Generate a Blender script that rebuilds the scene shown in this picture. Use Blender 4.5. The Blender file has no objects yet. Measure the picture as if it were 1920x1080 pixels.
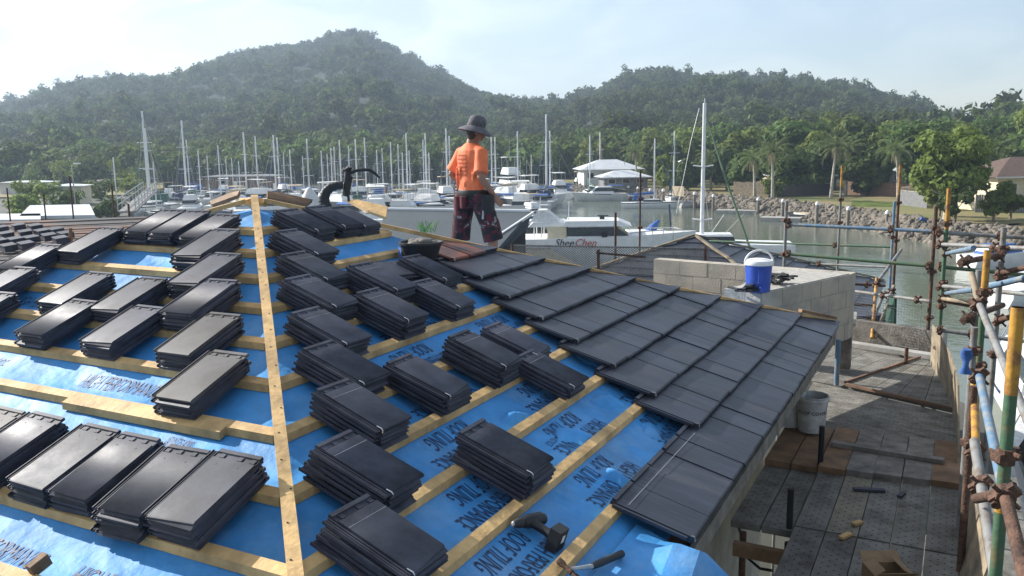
import bpy, bmesh, math, random
import numpy as np
from mathutils import Vector, Matrix
from mathutils.bvhtree import BVHTree
random.seed(7); RNG = np.random.default_rng(11)
PI = math.pi; R_ = math.radians
SC = bpy.context.scene; COL = SC.collection

# ---------------------------------------------------------------- camera
F = 1606.9; PITCH = 0.163425; ROLL = -0.013743; YAW = 0.482342; SL = 0.36094   # SL: roof fall per metre
CAM = np.array([5.044, -5.185, 9.0]); ZA = 8.634          # ZA: height of the roof's apex
AL = math.atan(SL)
def _basis():
    cp, sp = math.cos(PITCH), math.sin(PITCH); cr, sr = math.cos(ROLL), math.sin(ROLL)
    fw = np.array([0, cp, -sp]); up = np.array([0, sp, cp]); rt = np.array([1., 0, 0])
    r2 = cr*rt + sr*up; u2 = -sr*rt + cr*up
    X = np.array([math.cos(YAW), -math.sin(YAW), 0]); Y = np.array([math.sin(YAW), math.cos(YAW), 0]); Z = np.array([0, 0, 1.])
    M = np.array([X, Y, Z]); return M@r2, M@u2, M@fw
RT, UP, FW = _basis()
cd = bpy.data.cameras.new('camera'); cam = bpy.data.objects.new('camera', cd); COL.objects.link(cam)
cd.sensor_width = 36; cd.lens = F/1920*36; cd.clip_start = 0.05; cd.clip_end = 8000
m = Matrix(((RT[0], UP[0], -FW[0], CAM[0]), (RT[1], UP[1], -FW[1], CAM[1]), (RT[2], UP[2], -FW[2], CAM[2]), (0, 0, 0, 1)))
cam.matrix_world = m; SC.camera = cam
def ray(x, y): return RT*(x-960)/F - UP*(y-540)/F + FW
def at(x, y, d): return CAM + ray(x, y)*d                       # the point at depth d seen at photo pixel x, y
def gz(x, y, z): r = ray(x, y); return CAM + r*(z-CAM[2])/r[2]  # on the level z
FH = np.array([-math.sin(YAW), math.cos(YAW)]); RH = np.array([math.cos(YAW), math.sin(YAW)])
CH = (FH[0], FH[1])
HEAD = YAW                                                      # z rotation that turns local +y to the view direction

# ---------------------------------------------------------------- light
SUN_TO = Vector((-2.0, 0.09, 1.11)).normalized()
SUN_EL = math.asin(SUN_TO.z); SUN_AZ = math.atan2(SUN_TO.x, SUN_TO.y)     # clockwise from +Y
W = bpy.data.worlds.new('World'); SC.world = W; W.use_nodes = True
nt = W.node_tree; nt.nodes.clear(); N = nt.nodes.new; L = nt.links.new
out = N('ShaderNodeOutputWorld'); bg = N('ShaderNodeBackground'); bg.inputs[1].default_value = 0.094
sky = N('ShaderNodeTexSky'); sky.sky_type = 'NISHITA'; sky.sun_disc = False
sky.sun_elevation = SUN_EL; sky.sun_rotation = SUN_AZ; sky.air_density = 1.0; sky.dust_density = 1.0; sky.ozone_density = 1.0
tc = N('ShaderNodeTexCoord'); mp = N('ShaderNodeMapping'); mp.inputs['Scale'].default_value = (1.0, 1.0, 2.6)
nz = N('ShaderNodeTexNoise'); nz.inputs['Scale'].default_value = 3.2; nz.inputs['Detail'].default_value = 7; nz.inputs['Roughness'].default_value = .56
nz.inputs['Distortion'].default_value = .5
cr = N('ShaderNodeValToRGB'); cr.color_ramp.elements[0].position = .40; cr.color_ramp.elements[1].position = .62
# clouds lie thickest towards the sun
dot = N('ShaderNodeVectorMath'); dot.operation = 'DOT_PRODUCT'; dot.inputs[1].default_value = SUN_TO
mr = N('ShaderNodeMapRange'); mr.inputs[1].default_value = .25; mr.inputs[2].default_value = .86; mr.inputs[3].default_value = 0.0; mr.inputs[4].default_value = 1.0
mul = N('ShaderNodeMath'); mul.operation = 'MULTIPLY'
veil = N('ShaderNodeMath'); veil.operation = 'MULTIPLY_ADD'; veil.inputs[1].default_value = .80; veil.inputs[2].default_value = 0.26
ccol = N('ShaderNodeMixRGB'); ccol.inputs[1].default_value = (4.2, 4.65, 5.4, 1); ccol.inputs[2].default_value = (7.0, 6.95, 6.9, 1)
nz2 = N('ShaderNodeTexNoise'); nz2.inputs['Scale'].default_value = 6.5; nz2.inputs['Detail'].default_value = 6; nz2.inputs['Distortion'].default_value = .8
cr2 = N('ShaderNodeValToRGB'); cr2.color_ramp.elements[0].position = .40; cr2.color_ramp.elements[1].position = .60
mix = N('ShaderNodeMixRGB'); mix.blend_type = 'MIX'
L(tc.outputs['Generated'], mp.inputs[0]); L(mp.outputs[0], nz.inputs[0]); L(mp.outputs[0], nz2.inputs[0]); L(tc.outputs['Generated'], dot.inputs[0])
L(nz.outputs[0], cr.inputs[0]); L(dot.outputs['Value'], mr.inputs[0]); L(cr.outputs[0], mul.inputs[0]); L(mr.outputs[0], mul.inputs[1])
L(nz2.outputs[0], cr2.inputs[0]); L(cr2.outputs[0], ccol.inputs[0])
L(mul.outputs[0], veil.inputs[0]); L(veil.outputs[0], mix.inputs[0]); L(sky.outputs[0], mix.inputs[1]); L(ccol.outputs[0], mix.inputs[2])
L(mix.outputs[0], bg.inputs[0]); L(bg.outputs[0], out.inputs[0])
sl = bpy.data.lights.new('sun', 'SUN'); sl.energy = 5.0; sl.angle = R_(.6); sl.color = (1, .96, .90)
so = bpy.data.objects.new('sun', sl); COL.objects.link(so); so.rotation_euler = SUN_TO.to_track_quat('Z', 'Y').to_euler(); so.location = (-60, 5, 60)
SC.view_settings.view_transform = 'Standard'; SC.view_settings.look = 'None'; SC.view_settings.gamma = 1
SC.view_settings.exposure = 0.88

# ---------------------------------------------------------------- helpers
MATS = {}
def mat(name, col, rough=.6, metal=0., var=.25, scale=6., bump=.0, bscale=None, col2=None, spec=.5, rnd=0., stretch=None, coat=0., alpha=None, lo=.35, hi=.65, world=False):
    m = bpy.data.materials.new(name); m.use_nodes = True; t = m.node_tree; b = t.nodes['Principled BSDF']
    b.inputs['Roughness'].default_value = rough; b.inputs['Metallic'].default_value = metal; b.inputs['Specular IOR Level'].default_value = spec
    if coat: b.inputs['Coat Weight'].default_value = coat; b.inputs['Coat Roughness'].default_value = .12
    c2 = col2 if col2 else tuple(max(0, c*(1-var)) for c in col); c1 = col if col2 else tuple(min(1, c*(1+var*.6)) for c in col)
    tcn = t.nodes.new('ShaderNodeTexCoord'); mpn = t.nodes.new('ShaderNodeMapping')
    if stretch: mpn.inputs['Scale'].default_value = stretch
    n = t.nodes.new('ShaderNodeTexNoise'); n.inputs['Scale'].default_value = scale; n.inputs['Detail'].default_value = 6; n.inputs['Roughness'].default_value = .62
    r = t.nodes.new('ShaderNodeValToRGB'); r.color_ramp.elements[0].position = lo; r.color_ramp.elements[1].position = hi
    r.color_ramp.elements[0].color = (*c2, 1); r.color_ramp.elements[1].color = (*c1, 1)
    if world:
        gn = t.nodes.new('ShaderNodeNewGeometry'); src = gn.outputs['Position']
    else: src = tcn.outputs['Object']
    oi = t.nodes.new('ShaderNodeObjectInfo')
    if not world:
        va = t.nodes.new('ShaderNodeVectorMath'); va.operation = 'ADD'; vm = t.nodes.new('ShaderNodeVectorMath'); vm.operation = 'SCALE'; vm.inputs['Scale'].default_value = 37.
        cx = t.nodes.new('ShaderNodeCombineXYZ')
        for k in range(3): t.links.new(oi.outputs['Random'], cx.inputs[k])
        t.links.new(cx.outputs[0], vm.inputs[0]); t.links.new(src, va.inputs[0]); t.links.new(vm.outputs[0], va.inputs[1]); src = va.outputs[0]
    t.links.new(src, mpn.inputs[0]); t.links.new(mpn.outputs[0], n.inputs[0]); t.links.new(n.outputs[0], r.inputs[0])
    last = r.outputs[0]
    if rnd:
        hs = t.nodes.new('ShaderNodeHueSaturation'); ma = t.nodes.new('ShaderNodeMapRange'); ma.inputs[3].default_value = 1-rnd; ma.inputs[4].default_value = 1+rnd
        t.links.new(oi.outputs['Random'], ma.inputs[0]); t.links.new(ma.outputs[0], hs.inputs['Value'])
        mh = t.nodes.new('ShaderNodeMapRange'); mh.inputs[3].default_value = .5-rnd*.07; mh.inputs[4].default_value = .5+rnd*.05
        t.links.new(oi.outputs['Random'], mh.inputs[0]); t.links.new(mh.outputs[0], hs.inputs['Hue'])
        t.links.new(last, hs.inputs['Color']); last = hs.outputs[0]
    t.links.new(last, b.inputs['Base Color'])
    if bump:
        n2 = t.nodes.new('ShaderNodeTexNoise'); n2.inputs['Scale'].default_value = bscale or scale*4; n2.inputs['Detail'].default_value = 5
        t.links.new(mpn.outputs[0], n2.inputs[0])
        bp = t.nodes.new('ShaderNodeBump'); bp.inputs['Strength'].default_value = bump; bp.inputs['Distance'].default_value = .02
        t.links.new(n2.outputs[0], bp.inputs['Height']); t.links.new(bp.outputs[0], b.inputs['Normal'])
    if alpha is not None: b.inputs['Alpha'].default_value = alpha
    MATS[name] = m; return m

class MB:
    def __init__(s): s.v = []; s.f = []; s.mi = []; s.cur = 0
    def add(s, vs, fs):
        o = len(s.v); s.v += [tuple(float(c) for c in p) for p in vs]; s.f += [tuple(i+o for i in f) for f in fs]; s.mi += [s.cur]*len(fs); return s
    def box(s, x0, y0, z0, x1, y1, z1, M=None):
        vs = [(x0, y0, z0), (x1, y0, z0), (x1, y1, z0), (x0, y1, z0), (x0, y0, z1), (x1, y0, z1), (x1, y1, z1), (x0, y1, z1)]
        if M is not None: vs = [M @ Vector(p) for p in vs]
        return s.add(vs, [(0, 3, 2, 1), (4, 5, 6, 7), (0, 1, 5, 4), (1, 2, 6, 5), (2, 3, 7, 6), (3, 0, 4, 7)])
    def beam(s, p, q, w, h, up=(0, 0, 1)):
        p = Vector(p); q = Vector(q); d = (q-p).normalized(); u = Vector(up); a = d.cross(u).normalized(); b = a.cross(d)
        vs = []
        for c in (p, q):
            for i, j in ((-1, -1), (1, -1), (1, 1), (-1, 1)): vs.append(c + a*i*w/2 + b*j*h/2)
        return s.add(vs, [(0, 1, 2, 3), (7, 6, 5, 4), (0, 4, 5, 1), (1, 5, 6, 2), (2, 6, 7, 3), (3, 7, 4, 0)])
    def tube(s, pts, r, n=10, cap=True):
        pts = [Vector(p) for p in pts]; rs = r if isinstance(r, (list, tuple)) else [r]*len(pts)
        vs = []; fs = []; a = None
        for i, p in enumerate(pts):
            d = (pts[min(i+1, len(pts)-1)] - pts[max(i-1, 0)]).normalized()
            if a is None: a = d.orthogonal().normalized()
            else: a = (a - d*a.dot(d)).normalized()
            b = d.cross(a)
            for k in range(n): t = 2*PI*k/n; vs.append(p + (a*math.cos(t) + b*math.sin(t))*rs[i])
        for i in range(len(pts)-1):
            for k in range(n): fs.append((i*n+k, i*n+(k+1) % n, (i+1)*n+(k+1) % n, (i+1)*n+k))
        if cap: fs.append(tuple(range(n-1, -1, -1))); fs.append(tuple(range((len(pts)-1)*n, len(pts)*n)))
        return s.add(vs, fs)
    def loft(s, rings, n=16):       # rings: (centre, half axis a, half axis b)
        vs = []; fs = []
        for c, a, b in rings:
            c, a, b = Vector(c), Vector(a), Vector(b)
            for k in range(n): t = 2*PI*k/n; vs.append(c + a*math.cos(t) + b*math.sin(t))
        for i in range(len(rings)-1):
            for k in range(n): fs.append((i*n+k, i*n+(k+1) % n, (i+1)*n+(k+1) % n, (i+1)*n+k))
        fs.append(tuple(range(n-1, -1, -1))); fs.append(tuple(range((len(rings)-1)*n, len(rings)*n)))
        return s.add(vs, fs)
    def lathe(s, prof, n=20, M=None, cap=True):
        vs = []; fs = []
        for r, z in prof:
            for k in range(n): t = 2*PI*k/n; p = Vector((r*math.cos(t), r*math.sin(t), z)); vs.append(M @ p if M is not None else p)
        for i in range(len(prof)-1):
            for k in range(n): fs.append((i*n+k, i*n+(k+1) % n, (i+1)*n+(k+1) % n, (i+1)*n+k))
        if cap: fs.append(tuple(range(n-1, -1, -1))); fs.append(tuple(range((len(prof)-1)*n, len(prof)*n)))
        return s.add(vs, fs)
    def ell(s, c, rx, ry, rz, n=12, M=None):
        prof = [(math.sin(PI*i/8), -math.cos(PI*i/8)) for i in range(9)]; prof[0] = (.02, -1); prof[-1] = (.02, 1)
        T = Matrix.Translation(Vector(c)) @ (M if M is not None else Matrix.Identity(4)) @ Matrix.Diagonal((rx, ry, rz, 1))
        return s.lathe(prof, n, T)
    def prism(s, poly, z0, z1, M=None):     # poly: list of (x, y)
        n = len(poly); vs = [(x, y, z0) for x, y in poly] + [(x, y, z1) for x, y in poly]
        if M is not None: vs = [M @ Vector(p) for p in vs]
        return s.add(vs, [tuple(range(n-1, -1, -1)), tuple(range(n, 2*n))] + [(i, (i+1) % n, n+(i+1) % n, n+i) for i in range(n)])
    def sheet(s, p, th, nrm=None):           # a planar polygon given thickness
        p = [Vector(q) for q in p]; nn = Vector(nrm) if nrm is not None else (p[1]-p[0]).cross(p[2]-p[0]).normalized()
        n = len(p); vs = p + [q - nn*th for q in p]
        return s.add(vs, [tuple(range(n)), tuple(range(2*n-1, n-1, -1))] + [(i, n+i, n+(i+1) % n, (i+1) % n) for i in range(n)])
    def mesh(s, name, mats, smooth=False, fixn=True):
        me = bpy.data.meshes.new(name); me.from_pydata(s.v, [], s.f)
        for m in (mats if isinstance(mats, (list, tuple)) else [mats]): me.materials.append(m)
        if len(set(s.mi)) > 1: me.polygons.foreach_set('material_index', s.mi)
        if fixn and len(s.f) < 60000:
            bm = bmesh.new(); bm.from_mesh(me); bmesh.ops.recalc_face_normals(bm, faces=bm.faces); bm.to_mesh(me); bm.free()
        if smooth:
            me.polygons.foreach_set('use_smooth', [True]*len(me.polygons))
            try: me.set_sharp_from_angle(angle=R_(smooth if smooth is not True else 40))
            except Exception: pass
        me.update(); return me
    def build(s, name, mats, parent=None, smooth=False, fixn=True):
        return link(name, s.mesh(name, mats, smooth, fixn), parent)
def link(name, me, parent=None):
    o = bpy.data.objects.new(name, me); COL.objects.link(o)
    if parent is not None: o.parent = parent
    return o
def tag(o, label=None, cat=None, group=None, kind=None):
    if label: o['label'] = label
    if cat: o['category'] = cat
    if group: o['group'] = group
    if kind: o['kind'] = kind
    return o
def thing(name, label, cat, loc=(0, 0, 0), rz=0., group=None):
    o = bpy.data.objects.new(name, None); COL.objects.link(o); o.location = loc; o.rotation_euler = (0, 0, rz); o.empty_display_size = .2
    return tag(o, label, cat, group)
def kids(o): return [c for c in COL.objects if c.parent == o]
def dup(o, loc, rz=None, label=None, sc=None, chil=None, group=None):
    r = o.copy(); COL.objects.link(r); r.location = loc
    if rz is not None: r.rotation_euler = (0, 0, rz)
    if sc is not None: r.scale = (sc, sc, sc) if not isinstance(sc, (tuple, list)) else sc
    if label: r['label'] = label
    if group: r['group'] = group
    for c in (chil if chil is not None else list(o.children)):
        d = c.copy(); COL.objects.link(d); d.parent = r
        for g in list(c.children):
            e = g.copy(); COL.objects.link(e); e.parent = d
    return r
ORD = ['first', 'second', 'third', 'fourth', 'fifth', 'sixth', 'seventh', 'eighth', 'ninth', 'tenth', 'eleventh', 'twelfth', 'thirteenth', 'fourteenth', 'fifteenth', 'sixteenth', 'seventeenth', 'eighteenth', 'nineteenth', 'twentieth', 'twenty-first', 'twenty-second', 'twenty-third', 'twenty-fourth', 'twenty-fifth', 'twenty-sixth', 'twenty-seventh', 'twenty-eighth', 'twenty-ninth', 'thirtieth', 'thirty-first', 'thirty-second', 'thirty-third', 'thirty-fourth', 'thirty-fifth', 'thirty-sixth', 'thirty-seventh', 'thirty-eighth', 'thirty-ninth', 'fortieth', 'forty-first', 'forty-second', 'forty-third', 'forty-fourth', 'forty-fifth', 'forty-sixth', 'forty-seventh', 'forty-eighth', 'forty-ninth', 'fiftieth']
def text_mesh(s, size, shear=0., ext=0.):
    cu = bpy.data.curves.new('t', 'FONT'); cu.body = s; cu.size = size; cu.shear = shear; cu.align_x = 'LEFT'; cu.resolution_u = 3; cu.extrude = ext
    o = bpy.data.objects.new('t', cu); COL.objects.link(o); bpy.context.view_layer.update()
    me = bpy.data.meshes.new_from_object(o.evaluated_get(bpy.context.evaluated_depsgraph_get()))
    bpy.data.objects.remove(o); bpy.data.curves.remove(cu); return me

# ---------------------------------------------------------------- materials
mat('tile', (.054, .057, .077), .55, spec=.25, var=.40, scale=7, bump=.02, bscale=60, rnd=.16)
mat('tile_dusty', (.10, .095, .094), .60, spec=.25, var=.4, scale=4, bump=.012, bscale=80, rnd=.1)
mat('tile_laid', (.026, .030, .045), .43, var=.35, scale=3.0, bump=.08, bscale=22, world=True, stretch=(.5, 2.2, 1))
mat('pine', (.60, .39, .165), .7, var=.38, scale=5, bump=.25, bscale=30, world=True, stretch=(1, 1, 1))
mat('old_timber', (.22, .13, .07), .8, var=.4, scale=5, bump=.3, bscale=30)
mat('grey_timber', (.20, .18, .155), .85, var=.45, scale=6, bump=.4, bscale=40)
mat('sarking', (.060, .30, .66), .60, spec=.35, var=.25, scale=2.6, bump=.6, bscale=8, world=True)
mat('print_ink', (.014, .035, .10), .6, var=.3, scale=9)
mat('clip_metal', (.7, .7, .7), .25, metal=1)
mat('steel', (.42, .43, .43), .5, metal=.5, var=.3, scale=12, bump=.1)
mat('galv', (.22, .225, .22), .65, metal=.1, var=.5, scale=9, bump=.2, col2=(.13, .09, .06), lo=.30, hi=.55)
mat('rust', (.105, .055, .035), .85, var=.6, scale=20, bump=.5)
mat('yellow_paint', (.46, .24, .03), .6, col2=(.20, .09, .04), scale=9, lo=.42, hi=.58, bump=.2)
mat('green_paint', (.055, .12, .065), .6, col2=(.14, .12, .06), scale=8, lo=.30, hi=.5, bump=.2)
mat('blue_paint', (.10, .185, .28), .55, col2=(.26, .25, .22), scale=9, lo=.34, hi=.55, bump=.2)
mat('plank', (.21, .20, .175), .8, col2=(.085, .075, .06), scale=5, bump=.35, bscale=60, lo=.32, hi=.62, rnd=.16, metal=.0)
mat('plank_yellow', (.25, .225, .16), .8, col2=(.17, .15, .12), scale=7, lo=.4, hi=.6, bump=.3)
mat('hole', (.015, .013, .012), .9)
mat('ply', (.33, .26, .17), .8, col2=(.13, .11, .08), scale=3.2, lo=.36, hi=.66, bump=.2, stretch=(1, 1, 2))
mat('block', (.46, .41, .33), .9, col2=(.27, .25, .22), lo=.30, hi=.6, scale=2.4, bump=.4, bscale=60)
mat('mortar', (.40, .38, .34), .95, var=.25, scale=14, bump=.4)
mat('concrete', (.36, .35, .32), .9, var=.25, scale=3, bump=.3)
mat('render_grey', (.062, .078, .09), .8, var=.1, scale=1.5)
mat('white', (.78, .78, .76), .35, var=.10, scale=2.)
mat('white_dull', (.62, .62, .60), .6, var=.2, scale=5)
mat('bucket_white', (.50, .50, .48), .5, var=.3, scale=9)
mat('cream', (.68, .60, .42), .6, var=.12, scale=3)
mat('black', (.012, .013, .015), .45, var=.3, scale=9)
mat('rubber', (.02, .021, .023), .6, var=.3, scale=9)
mat('window_dark', (.012, .016, .02), .08, var=.3, scale=2)
mat('jug_blue', (.025, .075, .38), .35, var=.15, scale=5)
mat('blue_cloth', (.04, .12, .36), .75, var=.3, scale=8)
mat('navy', (.02, .035, .09), .35, var=.2, scale=3)
mat('green_cloth', (.03, .10, .07), .75, var=.3, scale=6)
mat('tan_cloth', (.45, .36, .24), .8, var=.3, scale=6)
mat('grey_cloth', (.28, .29, .30), .8, var=.2, scale=6)
mat('alu', (.74, .75, .76), .4, metal=.1, var=.1, scale=3)
mat('cardboard', (.27, .18, .10), .85, var=.25, scale=7)
mat('brown_roof', (.12, .075, .055), .75, var=.3, scale=3, bump=.4, bscale=12)
mat('pale_roof', (.62, .64, .65), .55, var=.12, scale=.8)
mat('fence_grey', (.20, .20, .20), .85, var=.3, scale=4)
mat('fence_brown', (.20, .12, .08), .85, var=.3, scale=4)
mat('bark', (.20, .155, .115), .9, var=.45, scale=5, bump=.5)
mat('bark_pale', (.42, .38, .33), .9, var=.4, scale=4, bump=.3)
mat('leaf_hill', (.066, .086, .025), .75, var=.6, scale=.35, rnd=.42, spec=.15)
mat('leaf_belt', (.095, .135, .036), .75, var=.5, scale=.4, rnd=.38, spec=.15)
mat('leaf_dark', (.085, .13, .036), .7, var=.45, scale=.9, rnd=.2, spec=.2)
mat('leaf_mid', (.155, .20, .045), .7, var=.45, scale=.9, rnd=.2, spec=.2)
mat('leaf_palm', (.14, .18, .06), .55, var=.4, scale=1.2, rnd=.2, spec=.3)
mat('palm_dead', (.27, .21, .12), .8, var=.3, scale=2)
mat('hill_soil', (.030, .038, .018), .95, var=.5, scale=.03, world=True)
mat('grass', (.13, .15, .04), .95, col2=(.23, .17, .07), scale=.12, lo=.4, hi=.6, world=True, bump=.3, bscale=3)
mat('dirt', (.27, .14, .08), .95, var=.35, scale=.6, world=True, bump=.3, bscale=5)
mat('asphalt', (.055, .06, .042), .95, col2=(.10, .095, .085), lo=.42, hi=.6, scale=.09, world=True, bump=.2, bscale=9)
mat('rock', (.20, .17, .135), .9, col2=(.08, .07, .055), scale=.9, lo=.38, hi=.62, bump=.5, bscale=5, world=True)
mat('tile_ochre', (.24, .075, .04), .62, col2=(.045, .042, .048), scale=3.2, lo=.36, hi=.62, world=True)
mat('underlay', (.050, .050, .054), .85, col2=(.13, .065, .045), scale=.28, lo=.42, hi=.52, world=True)
mat('skin', (.33, .16, .095), .55, var=.15, scale=14)
mat('hair', (.05, .04, .032), .7, var=.4, scale=40)
mat('hivis', (.94, .20, .07), .75, var=.28, scale=6, bump=.6, bscale=9)
mat('hat', (.12, .115, .13), .85, var=.35, scale=22, bump=.2)
mat('shirt_ink', (.50, .10, .03), .8)
mat('red_ink', (.45, .03, .03), .6)
mat('maroon', (.10, .012, .02), .8, var=.3, scale=9)
mat('weed', (.26, .42, .15), .7)
def camo():
    m = mat('camo', (.015, .015, .018), .8, scale=13, bump=.2); t = m.node_tree
    r = [n for n in t.nodes if n.type == 'VALTORGB'][0].color_ramp
    r.interpolation = 'CONSTANT'; r.elements[0].position = 0; r.elements[0].color = (.012, .012, .014, 1); r.elements[1].position = .50; r.elements[1].color = (.10, .014, .022, 1)
    e = r.elements.new(.58); e.color = (.02, .02, .022, 1); e = r.elements.new(.61); e.color = (.30, .28, .26, 1); e = r.elements.new(.68); e.color = (.015, .015, .016, 1)
    return m
camo()
def glow_leaf(n):       # leaves let some light through
    m = MATS[n]; t = m.node_tree; b = t.nodes['Principled BSDF']; o = [x for x in t.nodes if x.type == 'OUTPUT_MATERIAL'][0]
    tr = t.nodes.new('ShaderNodeBsdfTranslucent'); mx = t.nodes.new('ShaderNodeMixShader'); mx.inputs[0].default_value = .35
    src = b.inputs['Base Color'].links[0].from_socket; hs = t.nodes.new('ShaderNodeHueSaturation'); hs.inputs['Value'].default_value = 1.5; t.links.new(src, hs.inputs['Color']); t.links.new(hs.outputs[0], tr.inputs[0])
    t.links.new(b.outputs[0], mx.inputs[1]); t.links.new(tr.outputs[0], mx.inputs[2]); t.links.new(mx.outputs[0], o.inputs[0])
for n_ in ('leaf_hill', 'leaf_belt', 'leaf_dark', 'leaf_mid', 'leaf_palm'): glow_leaf(n_)
def water_mat():
    m = bpy.data.materials.new('water'); m.use_nodes = True; t = m.node_tree; b = t.nodes['Principled BSDF']
    b.inputs['Base Color'].default_value = (.13, .15, .12, 1); b.inputs['Roughness'].default_value = .07; b.inputs['IOR'].default_value = 1.33
    g = t.nodes.new('ShaderNodeNewGeometry'); mp = t.nodes.new('ShaderNodeMapping'); mp.inputs['Scale'].default_value = (1, 1, 1)
    n = t.nodes.new('ShaderNodeTexNoise'); n.inputs['Scale'].default_value = 1.1; n.inputs['Detail'].default_value = 4; n.inputs['Roughness'].default_value = .6
    n2 = t.nodes.new('ShaderNodeTexNoise'); n2.inputs['Scale'].default_value = .06; n2.inputs['Detail'].default_value = 3
    r = t.nodes.new('ShaderNodeMapRange'); r.inputs[1].default_value = .35; r.inputs[2].default_value = .65; r.inputs[3].default_value = .12; r.inputs[4].default_value = .40
    bp = t.nodes.new('ShaderNodeBump'); bp.inputs['Distance'].default_value = .13
    L = t.links.new; L(g.outputs['Position'], mp.inputs[0]); L(mp.outputs[0], n.inputs[0]); L(g.outputs['Position'], n2.inputs[0]); L(n2.outputs[0], r.inputs[0]); L(r.outputs[0], bp.inputs['Strength']); L(n.outputs[0], bp.inputs['Height']); L(bp.outputs[0], b.inputs['Normal'])
    MATS['water'] = m
water_mat()
M_ = MATS
def dust(n, col, scale, lo, hi, amt, world=True, stretch=None):      # cement dust and scuffs settled in patches
    m = MATS[n]; t = m.node_tree; b = t.nodes['Principled BSDF']; src = b.inputs['Base Color'].links[0].from_socket
    n1 = t.nodes.new('ShaderNodeTexNoise'); n1.inputs['Scale'].default_value = scale; n1.inputs['Detail'].default_value = 9; n1.inputs['Roughness'].default_value = .7
    mp = [x for x in t.nodes if x.type == 'MAPPING'][0]; t.links.new(mp.outputs[0], n1.inputs[0])
    r = t.nodes.new('ShaderNodeMapRange'); r.inputs[1].default_value = lo; r.inputs[2].default_value = hi; r.inputs[3].default_value = 0; r.inputs[4].default_value = amt; t.links.new(n1.outputs[0], r.inputs[0])
    mx = t.nodes.new('ShaderNodeMixRGB'); mx.inputs[2].default_value = (*col, 1); t.links.new(r.outputs[0], mx.inputs[0]); t.links.new(src, mx.inputs[1]); t.links.new(mx.outputs[0], b.inputs['Base Color'])
    rr = t.nodes.new('ShaderNodeMapRange'); rr.inputs[1].default_value = .3; rr.inputs[2].default_value = .7; ro = b.inputs['Roughness'].default_value; rr.inputs[3].default_value = ro-.09; rr.inputs[4].default_value = ro+.12; t.links.new(n1.outputs[0], rr.inputs[0]); t.links.new(rr.outputs[0], b.inputs['Roughness'])
dust('tile', (.15, .15, .16), 3.2, .52, .78, .55); dust('tile_laid', (.15, .15, .15), 1.7, .52, .80, .5); dust('sarking', (.38, .50, .58), 1.9, .50, .80, .5); dust('plank', (.42, .40, .36), 2.4, .55, .78, .4); dust('pine', (.30, .17, .07), 3.0, .56, .72, .6); dust('jug_blue', (.16, .2, .42), 6, .55, .8, .4)
def creases(n):
    m = MATS[n]; t = m.node_tree; b = t.nodes['Principled BSDF']; bp0 = [x for x in t.nodes if x.type == 'BUMP'][0]; mp = [x for x in t.nodes if x.type == 'MAPPING'][0]
    ns = t.nodes.new('ShaderNodeTexNoise'); ns.inputs['Scale'].default_value = 2.2; ns.inputs['Detail'].default_value = 2; va = t.nodes.new('ShaderNodeMixRGB'); va.inputs[0].default_value = .18; t.links.new(mp.outputs[0], ns.inputs[0]); t.links.new(mp.outputs[0], va.inputs[1]); t.links.new(ns.outputs['Color'], va.inputs[2])
    vo = t.nodes.new('ShaderNodeTexVoronoi'); vo.feature = 'F1'; vo.distance = 'EUCLIDEAN'; vo.inputs['Scale'].default_value = 3.4; t.links.new(va.outputs[0], vo.inputs['Vector'])
    b2 = t.nodes.new('ShaderNodeBump'); b2.inputs['Strength'].default_value = .55; b2.inputs['Distance'].default_value = .03; t.links.new(vo.outputs['Distance'], b2.inputs['Height']); t.links.new(bp0.outputs[0], b2.inputs['Normal']); t.links.new(b2.outputs[0], b.inputs['Normal'])
creases('sarking')

# ---------------------------------------------------------------- ground, water, hills
def hp(px, py, d):                  # the point at horizontal distance d ahead, seen at px, py
    r = ray(px, py); return CAM + r*(d/(r[0]*FH[0]+r[1]*FH[1]))
def lat(px, d): p = hp(px, 275, d); return p[0], p[1]
def itp(tab, x): return float(np.interp(x, [t[0] for t in tab], [t[1] for t in tab]))
def struct(name, o): o['kind'] = 'structure'; return o
SKY = [(-1500, 240), (-900, 225), (-300, 205), (0, 197), (60, 183), (150, 155), (230, 146), (330, 145), (380, 130), (440, 106), (520, 92), (600, 78), (665, 60), (700, 66), (760, 102), (830, 137), (890, 172), (930, 188), (1000, 196), (1060, 192), (1120, 172), (1170, 146), (1230, 137), (1300, 140), (1400, 145), (1500, 150), (1600, 165), (1700, 192), (1760, 215), (1800, 236), (1900, 258), (2400, 262), (3200, 262)]
DR = [(-1500, 800), (0, 780), (330, 800), (665, 850), (900, 800), (1060, 700), (1230, 640), (1500, 580), (1760, 520), (3200, 480)]
DB = [(-1500, 200), (250, 200), (320, 218), (700, 218), (1000, 205), (1100, 205), (1300, 195), (1500, 165), (1700, 148), (1920, 130), (3200, 120)]
SKY3 = [(1500, 275), (1740, 268), (1800, 246), (1850, 232), (1920, 216), (2050, 200), (2400, 190), (3200, 190)]
def noise2(x, y): return (math.sin(x*.021+y*.013)+math.sin(x*-.017+y*.029+1.3)+.6*math.sin(x*.053+y*.041+2.)+.5*math.sin(x*.071-y*.063))/3.1
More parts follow.
